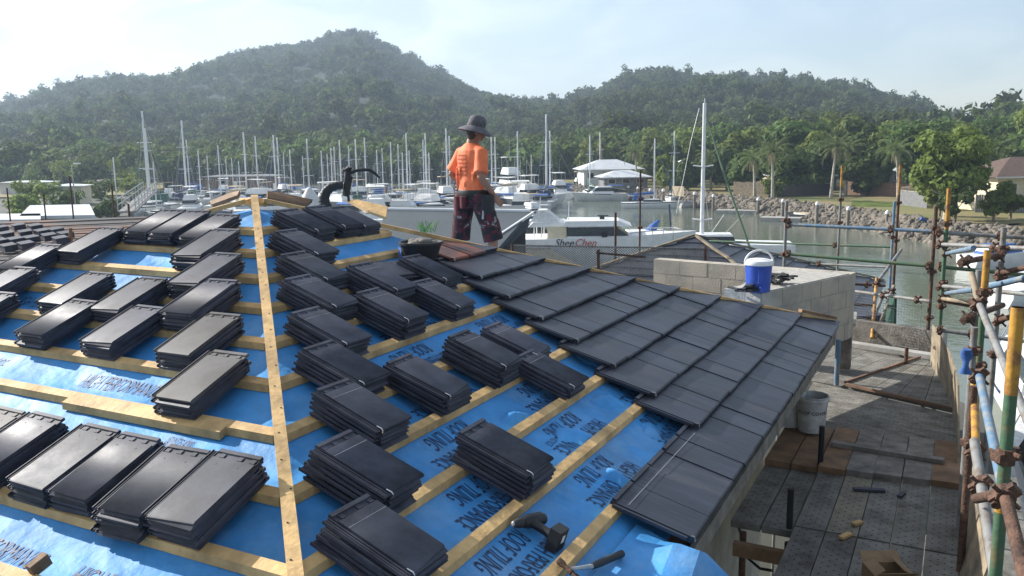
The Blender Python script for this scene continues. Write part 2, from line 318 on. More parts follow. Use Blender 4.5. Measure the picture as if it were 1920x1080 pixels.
def terrain(px, d):
    db, dr = itp(DB, px), itp(DR, px); zr = hp(px, itp(SKY, px), dr)[2]-6.5; x, y = lat(px, d)
    w = (d-db)/(dr-db)
    if w < 0: z = 1.5+w*30
    elif w < 1: z = 2.+(zr-2.)*(.55*w+.45*w*w*(3-2*w)) + noise2(x, y)*7*math.sin(PI*w)
    else: z = zr-(zr-2)*min(1, ((d-dr)/380.)**1.4)
    z3 = hp(px, itp(SKY3, px), 290)[2]-5.; db3 = db+5
    w3 = (d-db3)/(290-db3); h3 = -5 if w3 < 0 else (2+(z3-2)*(w3*w3*(3-2*w3)) if w3 < 1 else z3-(d-290)*.05)
    if px > 1650: z = max(z, h3)
    return z
pxs = list(range(-1500, 3201, 50)); rows = 46
mb = MB(); nC = len(pxs)
for j in range(rows):
    t = j/(rows-1)
    for px in pxs:
        db, dr = itp(DB, px), itp(DR, px); d = db-22 + (dr+360-db)*t**1.25
        x, y = lat(px, d); mb.v.append((x, y, terrain(px, d)))
for j in range(rows-1):
    for i in range(nC-1): mb.f.append((j*nC+i, j*nC+i+1, (j+1)*nC+i+1, (j+1)*nC+i)); mb.mi.append(0)
struct('hills', mb.build('hills', M_['hill_soil'], smooth=80)); bpy.data.objects['hills']['kind'] = 'structure'
gmb = MB(); gmb.add([(-6000, -6000, -4), (6000, -6000, -4), (6000, 6000, -4), (-6000, 6000, -4)], [(0, 1, 2, 3)])
struct('ground', gmb.build('ground', M_['hill_soil']))
wmb = MB(); wmb.add([(-1200, -300, 0), (1200, -300, 0), (1200, 900, 0), (-1200, 900, 0)], [(0, 1, 2, 3)])
struct('water', wmb.build('water', M_['water']))

def leaf_cloud(lobes, n, size, upbias=.35, seed=1, shell=.55):
    g = np.random.default_rng(seed); V = []; 
    wts = np.array([l[1]*l[2] for l in lobes]); wts = wts/wts.sum(); ch = g.choice(len(lobes), n, p=wts)
    d = g.normal(size=(n, 3)); d /= np.linalg.norm(d, axis=1)[:, None]; rr = shell+(1-shell)*g.random(n)**.6
    c = np.array([l[0] for l in lobes])[ch]; rad = np.array([(l[1], l[1], l[2]) for l in lobes])[ch]
    c = c + d*rad*rr[:, None]
    nr = d*np.array([1, 1, 1.]) + g.normal(size=(n, 3))*.55 + np.array([0, 0, upbias]); nr /= np.linalg.norm(nr, axis=1)[:, None]
    a = np.cross(nr, g.normal(size=(n, 3))); a /= np.linalg.norm(a, axis=1)[:, None]; b = np.cross(nr, a)
    s = size*(.55+.9*g.random(n))[:, None]
    a = a*s; b = b*s*.62
    pts = np.stack([c-a, c-b*.9+a*.1, c+a, c+b], 1).reshape(-1, 3)
    return pts, np.arange(4*n).reshape(n, 4)
def np_mesh(name, v, f, mats):
    me = bpy.data.meshes.new(name); n = len(f); k = f.shape[1]
    me.vertices.add(len(v)); me.vertices.foreach_set('co', np.asarray(v, np.float32).ravel()); me.loops.add(n*k); me.loops.foreach_set('vertex_index', f.ravel().astype(np.int32))
    me.polygons.add(n); me.polygons.foreach_set('loop_start', np.arange(0, n*k, k, dtype=np.int32)); me.polygons.foreach_set('loop_total', np.full(n, k, np.int32))
    for m in (mats if isinstance(mats, list) else [mats]): me.materials.append(m)
    me.update(calc_edges=True); return me
def crown_lobes(r, h, n, seed, flat=.8):
    g = np.random.default_rng(seed); out = []
    for i in range(n):
        a = 2*PI*g.random(); q = r*.62*math.sqrt(g.random()); out.append(((q*math.cos(a), q*math.sin(a), h+(g.random()-.45)*r*.75), r*(.34+.22*g.random()), r*(.34+.2*g.random())*flat))
    return out
def proto_collection(name, specs, matn):
    c = bpy.data.collections.new(name)
    for i, (r, h, nl, nleaf, sz, fl) in enumerate(specs):
        v, f = leaf_cloud(crown_lobes(r, h, nl, i*13+5, fl), nleaf, sz, seed=i+3)
        o = bpy.data.objects.new(f'{name}_crown', np_mesh(f'{name}_crown', v, f, M_[matn])); c.objects.link(o)
    return c
def scatter(name, pts, scl, coll, label, cat):
    me = bpy.data.meshes.new(name); me.from_pydata([tuple(p) for p in pts], [], [])
    at_ = me.attributes.new('scl', 'FLOAT', 'POINT'); at_.data.foreach_set('value', np.asarray(scl, np.float32))
    o = link(name, me); tag(o, label, cat, kind='stuff')
    ng = bpy.data.node_groups.new(name, 'GeometryNodeTree'); ng.interface.new_socket('Geometry', in_out='INPUT', socket_type='NodeSocketGeometry'); ng.interface.new_socket('Geometry', in_out='OUTPUT', socket_type='NodeSocketGeometry')
    A = ng.nodes.new; gi = A('NodeGroupInput'); go = A('NodeGroupOutput'); mp = A('GeometryNodeMeshToPoints'); ip = A('GeometryNodeInstanceOnPoints'); ci = A('GeometryNodeCollectionInfo'); rv = A('FunctionNodeRandomValue'); na = A('GeometryNodeInputNamedAttribute')
    ci.inputs[0].default_value = coll; ci.inputs[1].default_value = True; ci.inputs[2].default_value = True
    rv.data_type = 'FLOAT_VECTOR'; rv.inputs[0].default_value = (-.06, -.06, 0); rv.inputs[1].default_value = (.06, .06, 6.28)
    na.data_type = 'FLOAT'; na.inputs[0].default_value = 'scl'; ip.inputs['Pick Instance'].default_value = True
    K = ng.links.new; K(gi.outputs[0], mp.inputs[0]); K(mp.outputs[0], ip.inputs['Points']); K(ci.outputs[0], ip.inputs['Instance']); K(rv.outputs[0], ip.inputs['Rotation']); K(na.outputs[0], ip.inputs['Scale']); K(ip.outputs[0], go.inputs[0])
    md = o.modifiers.new('scatter', 'NODES'); md.node_group = ng; return o
hc = proto_collection('hill_tree', [(4.6, 5.5, 8, 210, .72, .8), (4.0, 6.5, 7, 190, .66, 1.0), (5.2, 5.5, 9, 230, .78, .7), (3.2, 7.5, 6, 120, .6, 1.15), (4.4, 6.2, 4, 90, .6, .8)], 'leaf_hill')
bc = proto_collection('shore_tree', [(4.2, 4.0, 10, 330, .55, .85), (3.6, 4.6, 8, 300, .5, .95), (4.6, 3.8, 11, 360, .55, .75), (3.4, 5.4, 8, 260, .5, 1.05)], 'leaf_belt')
P = []; S = []
while len(P) < 13000:
    px = random.uniform(-250, 2150); dr = itp(DR, px); db = itp(DB, px); d = math.sqrt(random.uniform((db+14)**2, (dr+14)**2))
    x, y = lat(px, d); P.append((x, y, terrain(px, d)-1.5)); S.append(random.uniform(.5, 1.1)*(1 if random.random() < .94 else 1.4))
scatter('hill_forest', P, S, hc, 'dense hazy eucalypt forest covering both hills', 'forest')
P = []; S = []
while len(P) < 1500:
    px = random.uniform(-250, 2100); db = itp(DB, px); d = db + random.uniform(-10, 30)
    if px > 1330 and d < db+4: continue
    x, y = lat(px, d); P.append((x, y, max(0.0, terrain(px, d))-1.2)); S.append(random.uniform(.65, 1.4))
scatter('shore_trees', P, S, bc, 'brighter green belt of bushy trees along the foot of the hills', 'trees')

# land on the near side, the left shore and the right bank
def land(name, poly, z, m, th=4.):
    o = MB().prism(poly, z-th, z).build(name, M_[m]); o['kind'] = 'structure'; return o
xy = lambda p: (p[0], p[1])
land('land', [(6.1, -60), (6.1, 20), (-1, 27), (-12, 38), (-30, 62), lat(225, 84), lat(236, 150), lat(318, 225), lat(-1500, 225), (-400, 0), (-300, -60)], 1.9, 'asphalt')
o = MB().prism([lat(-700, 138), lat(60, 138), lat(230, 140), lat(300, 165), lat(300, 222), lat(-700, 222)], 1.5, 2.15).build('grass_bank', M_['grass']); o['kind'] = 'structure'
o = MB().prism([lat(130, 62), lat(262, 62), lat(258, 75), lat(160, 78)], 1.7, 1.912).build('path', M_['concrete']); o['kind'] = 'structure'
WL = [(1040, 362), (1150, 372), (1240, 380), (1330, 391), (1400, 399), (1480, 409), (1560, 421), (1640, 434), (1700, 448), (1800, 466), (1920, 480), (2150, 520), (2500, 590)]
TL = [(1040, 350), (1150, 352), (1240, 358), (1330, 366), (1400, 372), (1480, 377), (1560, 385), (1640, 390), (1700, 402), (1800, 424), (1920, 440), (2150, 470), (2500, 530)]
wl = [gz(x, y, 0) for x, y in WL]; tl = []
for (x_, _y), q_ in zip(WL, wl):
    dd_ = float((q_[:2]-CAM[:2])@FH)+np.interp(x_, [1040, 1500, 1920], [5.5, 4.6, 4.2]); l_ = lat(x_, dd_); tl.append(np.array([l_[0], l_[1], 1.7]))
back = [lat(2600, 150), lat(1920, 160), lat(1700, 175), lat(1500, 192), lat(1300, 215), lat(1040, 225)]
land('bank_lawn', [xy(p) for p in tl] + back, 1.7, 'grass')
mb = MB()
for i in range(len(wl)-1):
    a, b, c, d = wl[i], wl[i+1], tl[i+1], tl[i]
    a = a+(a-d)*.35; b = b+(b-c)*.35; a[2] = b[2] = -1.2
    mb.add([a, b, c+np.array([0, 0, .0]), d], [(0, 1, 2, 3)])
o = mb.build('bank_slope', M_['rock']); o['kind'] = 'structure'
# rock armour
g = np.random.default_rng(5); bmr = bmesh.new(); bmesh.ops.create_icosphere(bmr, subdivisions=1, radius=1); rv = np.array([v.co[:] for v in bmr.verts]); rf = np.array([[v.index for v in f.verts] for f in bmr.faces]); bmr.free()
VV = []; FF = []; k = 0
seg = np.array([np.linalg.norm(wl[i+1]-wl[i]) for i in range(len(wl)-1)]); pr = seg/seg.sum()
for _ in range(9000):
    i = g.choice(len(seg), p=pr); t = g.random(); s = g.random()*1.12-.1
    p = (wl[i]*(1-t)+wl[i+1]*t)*(1-s) + (tl[i]*(1-t)+tl[i+1]*t)*s; p = p + np.array([0, 0, .05])
    sc_ = (.14+.36*g.random()**2)*np.array([1, .75, .6])*(.8+.5*g.random(3)); q = rv*(1+.26*g.normal(size=(len(rv), 1)))*sc_
    A, B, C = g.random(3)*6.28; Rm = np.array(Matrix.Rotation(A, 3, 'Z') @ Matrix.Rotation(B*.3, 3, 'X')); q = q@Rm.T + p
    VV.append(q); FF.append(rf+k); k += len(q)
o = link('rock_revetment', np_mesh('rock_revetment', np.concatenate(VV), np.concatenate(FF), M_['rock'])); tag(o, 'loose grey rock armour on the sloping right bank', 'rocks', kind='stuff')

# ---------------------------------------------------------------- the house and its roof
OFF_S = -.085; OFF_B = -.045          # sarking and batten tops below the roof plane, metres
EAVE = 4.02
def noise1(a, b): return (math.sin(a*5.1+b*2.3)+math.sin(a*2.7-b*6.1+1.)+.7*math.sin(a*9.3+b*7.7+2.)+.5*math.sin(a*14.1-b*11.3))/3.2
def sag(s, q):          # s: level distance from apex down the slope, q: along the batten
    ph = ((s-.13) % .32)/.32; return -.020*math.sin(PI*ph)**1.2 + (.010*noise1(s*1.3, q*1.1) + .007*abs(noise1(s*3.1+2, q*2.3)) - .006*abs(noise1(s*2.2+q*2.6, s*1.9-q*1.1)))*math.sin(PI*ph) - .002
FACE = {'right': lambda s, q, o: (s, q, ZA-SL*s+o), 'left': lambda s, q, o: (q, -s, ZA-SL*s+o), 'back': lambda s, q, o: (-q, s, ZA-SL*s+o), 'far': lambda s, q, o: (-s, -q, ZA-SL*s+o)}
house = thing('unfinished_house', 'unfinished house tower with a blue-sarked hip roof, half tiled on its right face', 'house', (0, 0, ZA-1.45))
IV = Matrix.Translation((0, 0, -(ZA-1.45)))
def hbuild(mb, name, m, smooth=False, parent=None):
    o = mb.build(name, m, None, smooth); me = o.data; me.transform(IV); o.parent = parent or house; return o
inv = {}
for fc in ('right', 'left', 'back', 'far'):
    fn = FACE[fc]; mb = MB(); ns, nq = 180, 180; SE = 3.90 if fc == 'right' else 3.98
    idx = {}
    for i in range(ns+1):
        s = SE*i/ns
        for j in range(nq+1):
            q = -s + 2*s*j/nq
            mb.v.append(fn(s, q, OFF_S+sag(s, q)))
    W_ = nq+1
    for i in range(ns):
        for j in range(nq):
            a = i*W_+j
            if i == 0: mb.f.append((a+W_, a+W_+1, 0) if j < nq else ()); mb.mi.append(0); continue
            mb.f.append((a, a+W_, a+W_+1, a+1)); mb.mi.append(0)
    sk = hbuild(mb, 'sarking', M_['sarking'], 70); inv[fc] = sk
# battens
BAT = [.13+.32*k for k in range(12)]
def bar(fn, s, q0, q1, w=.048, t=.040, top=OFF_B, w2=None):
    p = [fn(s+dx, q, top+dz) for q in (q0, q1) for dx, dz in ((-w/2, -t), (w/2, -t), (w/2, 0), (-w/2, 0))]
    return MB().add(p, [(0, 1, 2, 3), (7, 6, 5, 4), (0, 4, 5, 1), (1, 5, 6, 2), (2, 6, 7, 3), (3, 7, 4, 0)])
for fc in ('right', 'left', 'back', 'far'):
    for k, s in enumerate(BAT):
        if s < .2: continue
        hbuild(bar(FACE[fc], s, -s+.02, s-.02, w=.050), 'roof_batten', M_['pine'])
# hip battens
def hipbar(sx, sy, r0, r1, w=.055, t=.035, top=.0):
    p = Vector((sx*r0, sy*r0, ZA-SL*r0+top-t/2)); q = Vector((sx*r1, sy*r1, ZA-SL*r1+top-t/2)); return MB().beam(p, q, w, t)
h_ = hbuild(hipbar(1, -1, -.03, 4.0), 'hip_batten', M_['pine']); h_['label'] = 'long pale pine batten nailed down the near hip'
hbuild(hipbar(1, 1, .05, 4.0, w=.05), 'hip_batten', M_['pine']); hbuild(hipbar(-1, -1, .05, 4.0), 'hip_batten', M_['pine']); hbuild(hipbar(-1, 1, .05, 4.0), 'hip_batten', M_['pine'])
# dark nail heads and tile-line marks on the hip batten
mb = MB()
for k in range(26):
    r = .25+k*.145; dx = random.uniform(-.015, .015); mb.lathe([(.005, 0), (.004, .003)], 7, Matrix.Translation((r+dx, -r+dx, ZA-SL*r)))
hbuild(mb, 'nail_heads', M_['black'], parent=h_)
# laid tiles on the right face: courses from the eave upwards
LAID = [(4.032, -1.48), (3.700, -.206), (3.375, -.062), (3.045, .083), (2.722, .203), (2.40, .307), (2.075, .412), (1.765, .539), (1.45, .658)]
nR = Vector((SL, 0, 1)).normalized(); dR = Vector((1, 0, -SL)).normalized()      # outward normal and fall line
def clip_hip(poly, hipd):      # polygon of (q, s); keep q <= s + hipd
    outp = []
    for i in range(len(poly)):
        a, b = poly[i], poly[(i+1) % len(poly)]; fa, fb = a[1]+hipd-a[0], b[1]+hipd-b[0]
        if fa >= 0: outp.append(a)
        if fa*fb < 0: t = fa/(fa-fb); outp.append((a[0]+t*(b[0]-a[0]), a[1]+t*(b[1]-a[1])))
    return outp
TW = .262
for k, (sf, q0) in enumerate(LAID):
    mb = MB(); q = q0; first = True
    sh = sf-.345-.05
    while q < sf+.02:
        q1 = q+TW
        jf = random.uniform(-.004, .004); poly = clip_hip([(q+.003, sh), (q1-.003, sh), (q1-.003, sf+jf), (q+.003, sf+jf)], -.02)
        if len(poly) >= 3:
            j = random.uniform(-.0035, .0035); tl_ = random.uniform(-.004, .004)
            def P_(qq, s, h): 
                u_ = (sf-s)/.4; lift = .012*(1-u_)-.028*u_+j+tl_*(qq-q)/TW
                b = Vector((s, qq, ZA-SL*s)); return b + nR*(lift+h)
            mb.cur = 1 if k == 8 and q < q0+.45 else 0
            n = len(poly); vs = [P_(a, s, -.034) for a, s in poly] + [P_(a, s, 0) for a, s in poly]
            mb.add(vs, [tuple(range(n-1, -1, -1)), tuple(range(n, 2*n))] + [(i, (i+1) % n, n+(i+1) % n, n+i) for i in range(n)])
            if poly[-1][1] > sf-.012 and poly[-2][1] > sf-.012:
                qa, qb = poly[-1][0], poly[-2][0]; pr = [(-.034, -.0005), (-.028, .008), (-.015, .012), (-.005, .008), (0, -.0005)]; vs = []
                for qq in (qa, qb): vs += [P_(qq, sf+jf, h) + dR*d for h, d in pr]
                m_ = len(pr); mb.add(vs, [(i, i+1, m_+i+1, m_+i) for i in range(m_-1)] + [tuple(range(m_)), tuple(range(2*m_-1, m_-1, -1))])
            if first:       # underlock lip, nibs along the open left edge, and the head rib
                a = P_(q, sh+.02, -.010); b = P_(q, sf-.02, -.010); off = Vector((0, -.014, 0)); mb.beam(a+off, b+off, .026, .011, nR)
                mb.beam(a+off*1.8+nR*.006, b+off*1.8+nR*.006, .006, .010, nR)
            if k == 0 and q < -.2 or first: mb.beam(P_(q+.01, sh+.012, .006), P_(q1-.012, sh+.012, .006), .022, .014, nR)
        first = False; q = q1
    c_ = hbuild(mb, 'tile_course', [M_['tile_laid'], M_['tile_ochre']], 30)
    cl = MB(); p = Vector((sf, q0, ZA-SL*sf))+nR*.010; cl.tube([p+Vector((-.02, .01, .004)), p+Vector((.006, .012, .004)), p+Vector((.010, .012, -.02))], .0025, 6); hbuild(cl, 'tile_clip', M_['clip_metal'], parent=c_)
# white chalk line on the eave course
mb = MB(); s = 4.032-.315
mb.beam(Vector((s, -1.46, ZA-SL*s))+nR*-.0085, Vector((s, -.30, ZA-SL*s))+nR*-.0088, .003, .002, nR); 
hbuild(mb, 'chalk_line', M_['steel'])
# cut edge of the far hip: bedding boards where the tiles stop short
mb = MB(); mb.beam((3.68, 3.68, ZA-SL*3.68+.025), (3.98, 3.98, ZA-SL*3.98+.025), .06, .03); hbuild(mb, 'hip_end_block', M_['old_timber'])
# walls, fascia, soffit
gz0 = 1.9
mb = MB()
w = 3.34; z1 = ZA-SL*EAVE-.21
for a, b in (((-w, -w), (w, -w)), ((w, -w), (w, w)), ((w, w), (-w, w)), ((-w, w), (-w, -w))): mb.beam((a[0], a[1], (gz0+z1)/2), (b[0], b[1], (gz0+z1)/2), .19, z1-gz0)
hbuild(mb, 'house_wall', M_['block'])
mb = MB(); e = EAVE-.03; zf = ZA-SL*EAVE-.19
for a, b in (((-e, -e), (e, -e)), ((e, -e+.02), (e, e-.02)), ((e, e), (-e, e)), ((-e, e-.02), (-e, -e+.02))): mb.beam((a[0], a[1], zf), (b[0], b[1], zf+.05), .025, .10)
hbuild(mb, 'fascia_board', M_['grey_timber'])
mb = MB(); mb.prism([(-e, -e), (e, -e), (e, e), (-e, e)], zf-.012, zf); hbuild(mb, 'soffit', M_['fence_brown'])
# sarking turned up over the bare eave
mb = MB(); cols = [(-3.05, 0, 0), (-2.62, .05, .03), (-2.34, -.02, .0), (-2.12, .09, .05), (-1.86, .0, .02), (-1.70, .10, .10), (-1.55, .03, .03), (-1.47, -.04, .0)]
for q, h, e in cols:
    for s, k, z in ((3.76, 0, -.078), (3.90, .3, -.06), (4.00, .8, -.035), (4.12, 1.0, -.02), (4.20+e, .5, -.06), (4.23+e, .2, -.13)): mb.v.append((s, q+.25*(s-3.76)*h*4, ZA-SL*s+z+h*k))
for i in range(len(cols)-1):
    for j in range(5): mb.f.append((i*6+j, (i+1)*6+j, (i+1)*6+j+1, i*6+j+1)); mb.mi.append(0)
f_ = hbuild(mb, 'sarking_flap', M_['sarking'], 12); f_['label'] = 'loose edge of blue sarking curling over the bare eave'
# raised puckers added to catch the sun and make bright patches on the sarking
def on_face(fc, px, py, off):
    r = ray(px, py)
    if fc == 'right': k = (ZA+off-CAM[2]-SL*CAM[0])/(r[2]+SL*r[0]); p = CAM+r*k; return p[0], p[1]
    k = (ZA+off-CAM[2]+SL*CAM[1])/(r[2]-SL*r[1]); p = CAM+r*k; return -p[1], p[0]
def sun_pucker(fc, px, py, ra, rb, h, seed):
    s0, q0 = on_face(fc, px, py, OFF_S); g2 = MB(); n, m_ = 18, 6; gg = random.Random(seed); ph = [gg.random()*6 for _ in range(4)]
    s0 = .13+.32*(math.floor((s0-.13)/.32)+.5)+(((s0-.13)/.32 % 1)-.5)*.16
    def pt(i, j):
        r_ = j/m_; t = 2*PI*i/n; w = 1+.28*math.sin(2*t+ph[0])+.16*math.sin(5*t+ph[1]); a, b = max(-.125, min(.125, ra*r_*w*math.cos(t))), rb*r_*w*math.sin(t)
        z = h*(1-r_**1.6)*(1+.35*math.sin(a*24+ph[2])*math.cos(b*20+ph[3])) - (.004 if j == m_ else 0)
        return FACE[fc](s0+a, q0+b, OFF_S+sag(s0+a, q0+b)+z)
    g2.v = [pt(0, 0)]+[pt(i, j) for j in range(1, m_+1) for i in range(n)]
    g2.f = [(0, 1+i, 1+(i+1) % n) for i in range(n)]+[(1+(j-1)*n+i, 1+j*n+i, 1+j*n+(i+1) % n, 1+(j-1)*n+(i+1) % n) for j in range(1, m_) for i in range(n)]; g2.mi = [0]*len(g2.f)
    return hbuild(g2, 'sun_catching_pucker', M_['sarking'], 60, parent=inv[fc])
for i, (px, py, ra, rb, h) in enumerate(((985, 785, .09, .10, .040), (1092, 822, .10, .13, .044), (1135, 748, .10, .11, .044), (1096, 668, .08, .08, .040), (1172, 902, .09, .07, .042), (1215, 800, .08, .08, .040))): sun_pucker('right', px, py, ra, rb, h, i)
# printing on the sarking
def printing(fc, txt, s0, q0, size, sgn=None):
    me = text_mesh(txt, size); bm = bmesh.new(); bm.from_mesh(me); bmesh.ops.triangulate(bm, faces=bm.faces)
    bmesh.ops.subdivide_edges(bm, edges=[e for e in bm.edges if e.calc_length() > .05], cuts=1)
    for v in bm.verts:
        x, y = v.co.x*.44, v.co.y
        if fc == 'right': s, q = s0+y*.94, q0-x         # runs towards the camera, tops of the letters down the slope
        else: s, q = s0-y*.94, q0+x
        v.co = Vector(FACE[fc](s, q, OFF_S+sag(s, q)+.0036))
    bm.to_mesh(me); bm.free(); me.materials.clear(); me.materials.append(M_['print_ink']); me.transform(IV)
    o = link('printed_text', me); o.parent = inv[fc]; return o
for row, s0 in enumerate((3.365, 3.045, 2.725, 2.405, 2.085, 1.765)):
    for c in range(8):
        q = s0*.95-c*1.02-row*.41
        if q > s0-.25 or q < -s0+.85: continue
        printing('right', 'HIGH PERFORMANCE', s0+.128, q, .138); printing('right', 'ROOF TILING', s0+.008, q-.10, .138)
for q0 in (.45, -.60, -1.75, -2.4): printing('right', 'AS/NZS 4200', 3.80, q0, .12)
for s0, qs in ((3.26, (-.4, .42, 1.24, 2.06)), (2.58, (.3, 1.35)), (2.22, (-.6, .75)), (1.58, (-.8, .35)), (3.50, (.6, 1.9))):
    for i, q0 in enumerate(qs): printing('left', 'HIGH PERFORMANCE' if i != 1 or s0 < 3 else 'HIGH PERFORMANCE', s0, q0, .145)
printing('left', 'AS/NZS 4200', 2.92, 2.16, .13); printing('left', 'NOTICE', 2.26, 1.60, .07); printing('right', 'NOTICE', 3.12, -1.05, .06); printing('left', 'ROOF TILING', 3.62, 2.3, .14)
printing('left', 'AS/NZS 4200', 2.50, 1.75, .07)

# ---------------------------------------------------------------- tiles stacked on the battens
def tile_mesh(vr=0):
    mb = MB(); pr = [(.012, .001), (.003, .005), (0, .011), (.003, .018), (.012, .0215), (.372, .0215), (.376, .015), (.400, .015), (.404, .0225), (.424, .0225), (.424, .008), (.36, .004)]
    n = len(pr); xs = (-.108, .1225)
    vs = [(x, y, z) for x in xs for y, z in pr]; fs = [(i, (i+1) % n, n+(i+1) % n, n+i) for i in range(n)] + [tuple(range(n)), tuple(range(2*n-1, n-1, -1))]
    mb.add(vs, fs)
    mb.box(-.150, .012, .003, -.1082, .415, .0095); mb.box(-.1225, .014, .0097, -.1185, .413, .0155); mb.box(-.150, .012, .0097, -.1455, .415, .0175); mb.box(-.136, .014, .0097, -.1335, .413, .0135)
    for x in ((-.08, 0.0, .085), (-.07, .03, .1), (-.09, -.02, .06))[vr]: mb.box(x-.012, .377, .0152, x+.012, .399, .0195)
    for x in (-.06, .06): mb.lathe([(.006, .0212), (.005, .0222), (.001, .0224)], 8, Matrix.Translation((x, .335, 0)))
    return mb.mesh('cement_tile', M_['tile'], 35)
TMV = [tile_mesh(k) for k in range(3)]; TM = TMV[0]
for me_, ix in ((TMV[1], (14, 15, 16)), (TMV[2], (2, 3))):       # a chipped nose corner
    for k in ix: me_.vertices[k].co.y += .022; me_.vertices[k].co.x *= .985
TMD = TM.copy(); TMD.materials[0] = M_['tile_dusty']
cm = MB().tube([(-.112, .035, .0225), (-.112, .008, .024), (-.114, -.003, .019), (-.114, -.004, .006)], .003, 6).mesh('tile_clip', M_['clip_metal'])
tl = MB(); tl.box(-.105, .3210, .0216, .12, .3228, .0220); chalk = tl.mesh('chalk_line', M_['steel'])
BR = Matrix(((0, -math.cos(AL), math.sin(AL)), (1, 0, 0), (0, math.sin(AL), math.cos(AL))))     # columns: across, up the slope, normal
BL = Matrix(((1, 0, 0), (0, math.cos(AL), -math.sin(AL)), (0, math.sin(AL), math.cos(AL))))
def stack(fc, foot, q, n, desc, dusty=False, yaw=0., pitch=.0, base=OFF_B, group='roof tiles stacked on the battens'):
    B = BR if fc == 'right' else BL
    b0 = Vector((foot, q, ZA-SL*foot+base)) if fc == 'right' else Vector((q, -foot, ZA-SL*foot+base))
    nrm = B.col[2]
    for i in range(n):
        o = bpy.data.objects.new('cement_tile', TMD if dusty and i == n-1 else random.choice(TMV)); COL.objects.link(o)
        R3 = B @ Matrix.Rotation(yaw+random.gauss(0, .013), 3, 'Z') @ Matrix.Rotation(random.gauss(0, .003), 3, 'Y') @ Matrix.Rotation(pitch, 3, 'X')
        p = b0 + nrm*(.0215*i+.001) + B.col[0]*random.gauss(0, .0055) - B.col[0]*.0035*(n-1-i) + B.col[1]*((random.gauss(0, .007) if random.random() < .85 else random.uniform(-.02, .02))+.002*i)
        o.matrix_world = Matrix.Translation(p) @ R3.to_4x4()
        pos = 'topmost' if i == n-1 else ('bottom' if i == 0 else {1: 'second from top', 2: 'third from top', 3: 'fourth from top', 4: 'fifth from top', 5: 'sixth from top'}[n-1-i])
        tag(o, f'dark flat tile, {pos}, {desc}', 'tile', group)
        if i == n-1 and fc == 'right':
            c = bpy.data.objects.new('tile_clip', cm); COL.objects.link(c); c.parent = o
            if random.random() < .7: c = bpy.data.objects.new('chalk_line', chalk); COL.objects.link(c); c.parent = o
def off_for(hn): return OFF_B+hn/math.cos(AL)
FT = .028       # the tile's nose passes the batten's centre line by this much
RS = [  # name, batten, lateral middle, count, description
 (.77, -.11, 5, 'stack just right of the hip batten top'), (.77, .216, 5, 'middle of three stacks below the ridge'), (.77, .47, 4, 'stack below the bent black pipe'),
 (1.09, -.50, 5, 'second stack down right of the hip batten'), (1.41, -.79, 5, 'third stack down right of the hip batten'), (1.73, -1.12, 6, 'fourth stack down right of the hip batten'),
 (2.05, -1.41, 5, 'fifth stack down right of the hip batten'), (2.37, -1.70, 5, 'sixth stack down right of the hip batten'), (2.69, -1.98, 5, 'seventh stack down right of the hip batten'),
 (3.01, -2.385, 6, 'eighth stack down right of the hip batten'), (3.33, -2.69, 5, 'lowest and nearest stack right of the hip batten'),
 (1.73, -.50, 6, 'top stack of the middle column, right face'), (2.05, -.83, 6, 'middle stack of the middle column, right face'), (2.69, -1.38, 5, 'lowest stack of the middle column, right face'),
 (3.33, -1.70, 6, 'lone stack above the cordless drill'), (1.73, .13, 5, 'stack just below the black mortar bucket'), (2.05, -.22, 5, 'second stack below the mortar bucket'),
 (2.69, -.79, 6, 'larger stack left of the two near laid tiles'), (2.69, -.32, 4, 'low stack under the end of the laid courses'), (3.01, -.50, 4, 'stack nearest the laid tiles, above bare sarking')]
for s, q, n, d in RS: stack('right', s+FT, q, n, d, yaw=random.gauss(0, .012))
LS = [(.77, -.43, 5, 'leftmost of three stacks below the ridge'), (.77, -.17, 5, 'middle of three stacks left of the ridge'), (.77, .13, 4, 'third stack left of the ridge top'),
 (1.09, -.76, 5, 'highest stack at the left hip'), (1.41, -1.05, 5, 'second stack down the left hip'), (1.73, -.87, 5, 'third stack down the left hip'), (2.05, -.62, 5, 'low stack at the left picture edge'),
 (1.73, -.08, 5, 'stack behind the paired stacks, left face'), (1.73, .46, 5, 'stack left of the column beside the hip batten'),
 (1.09, .46, 6, 'highest stack of the column left of hip batten'), (1.41, .785, 6, 'second stack of the column left of hip batten'), (1.73, 1.08, 6, 'third stack of the column left of hip batten'),
 (2.05, .18, 5, 'left of two stacks above the double batten'), (2.05, .77, 5, 'right of two stacks above the double batten'), (2.05, 1.39, 5, 'dusty fourth stack left of hip batten'),
 (2.37, 1.75, 5, 'dusty stack resting on the double batten'),
 (3.01, .86, 5, 'first stack of the front row, at picture edge'), (3.01, 1.16, 5, 'second stack of the front row'), (3.01, 1.55, 5, 'third stack of the front row'), (3.01, 1.83, 5, 'fourth stack of the front row'),
 (3.04, 2.165, 5, 'fifth stack of the front row'), (3.01, 2.445, 6, 'last stack of the front row, beside hip batten')]
for s, q, n, d in LS: stack('left', s+FT, q, n, d, dusty=('dusty' in d or 'front row' in d and random.random() < .4), yaw=random.gauss(0, .015))
# the few tiles laid crosswise beside the bucket
cx, cy = on_face('right', 722, 472, .0)
stack('right', 1.45, .10, 3, 'three tiles lying crosswise left of the mortar bucket', yaw=1.45, base=OFF_B)
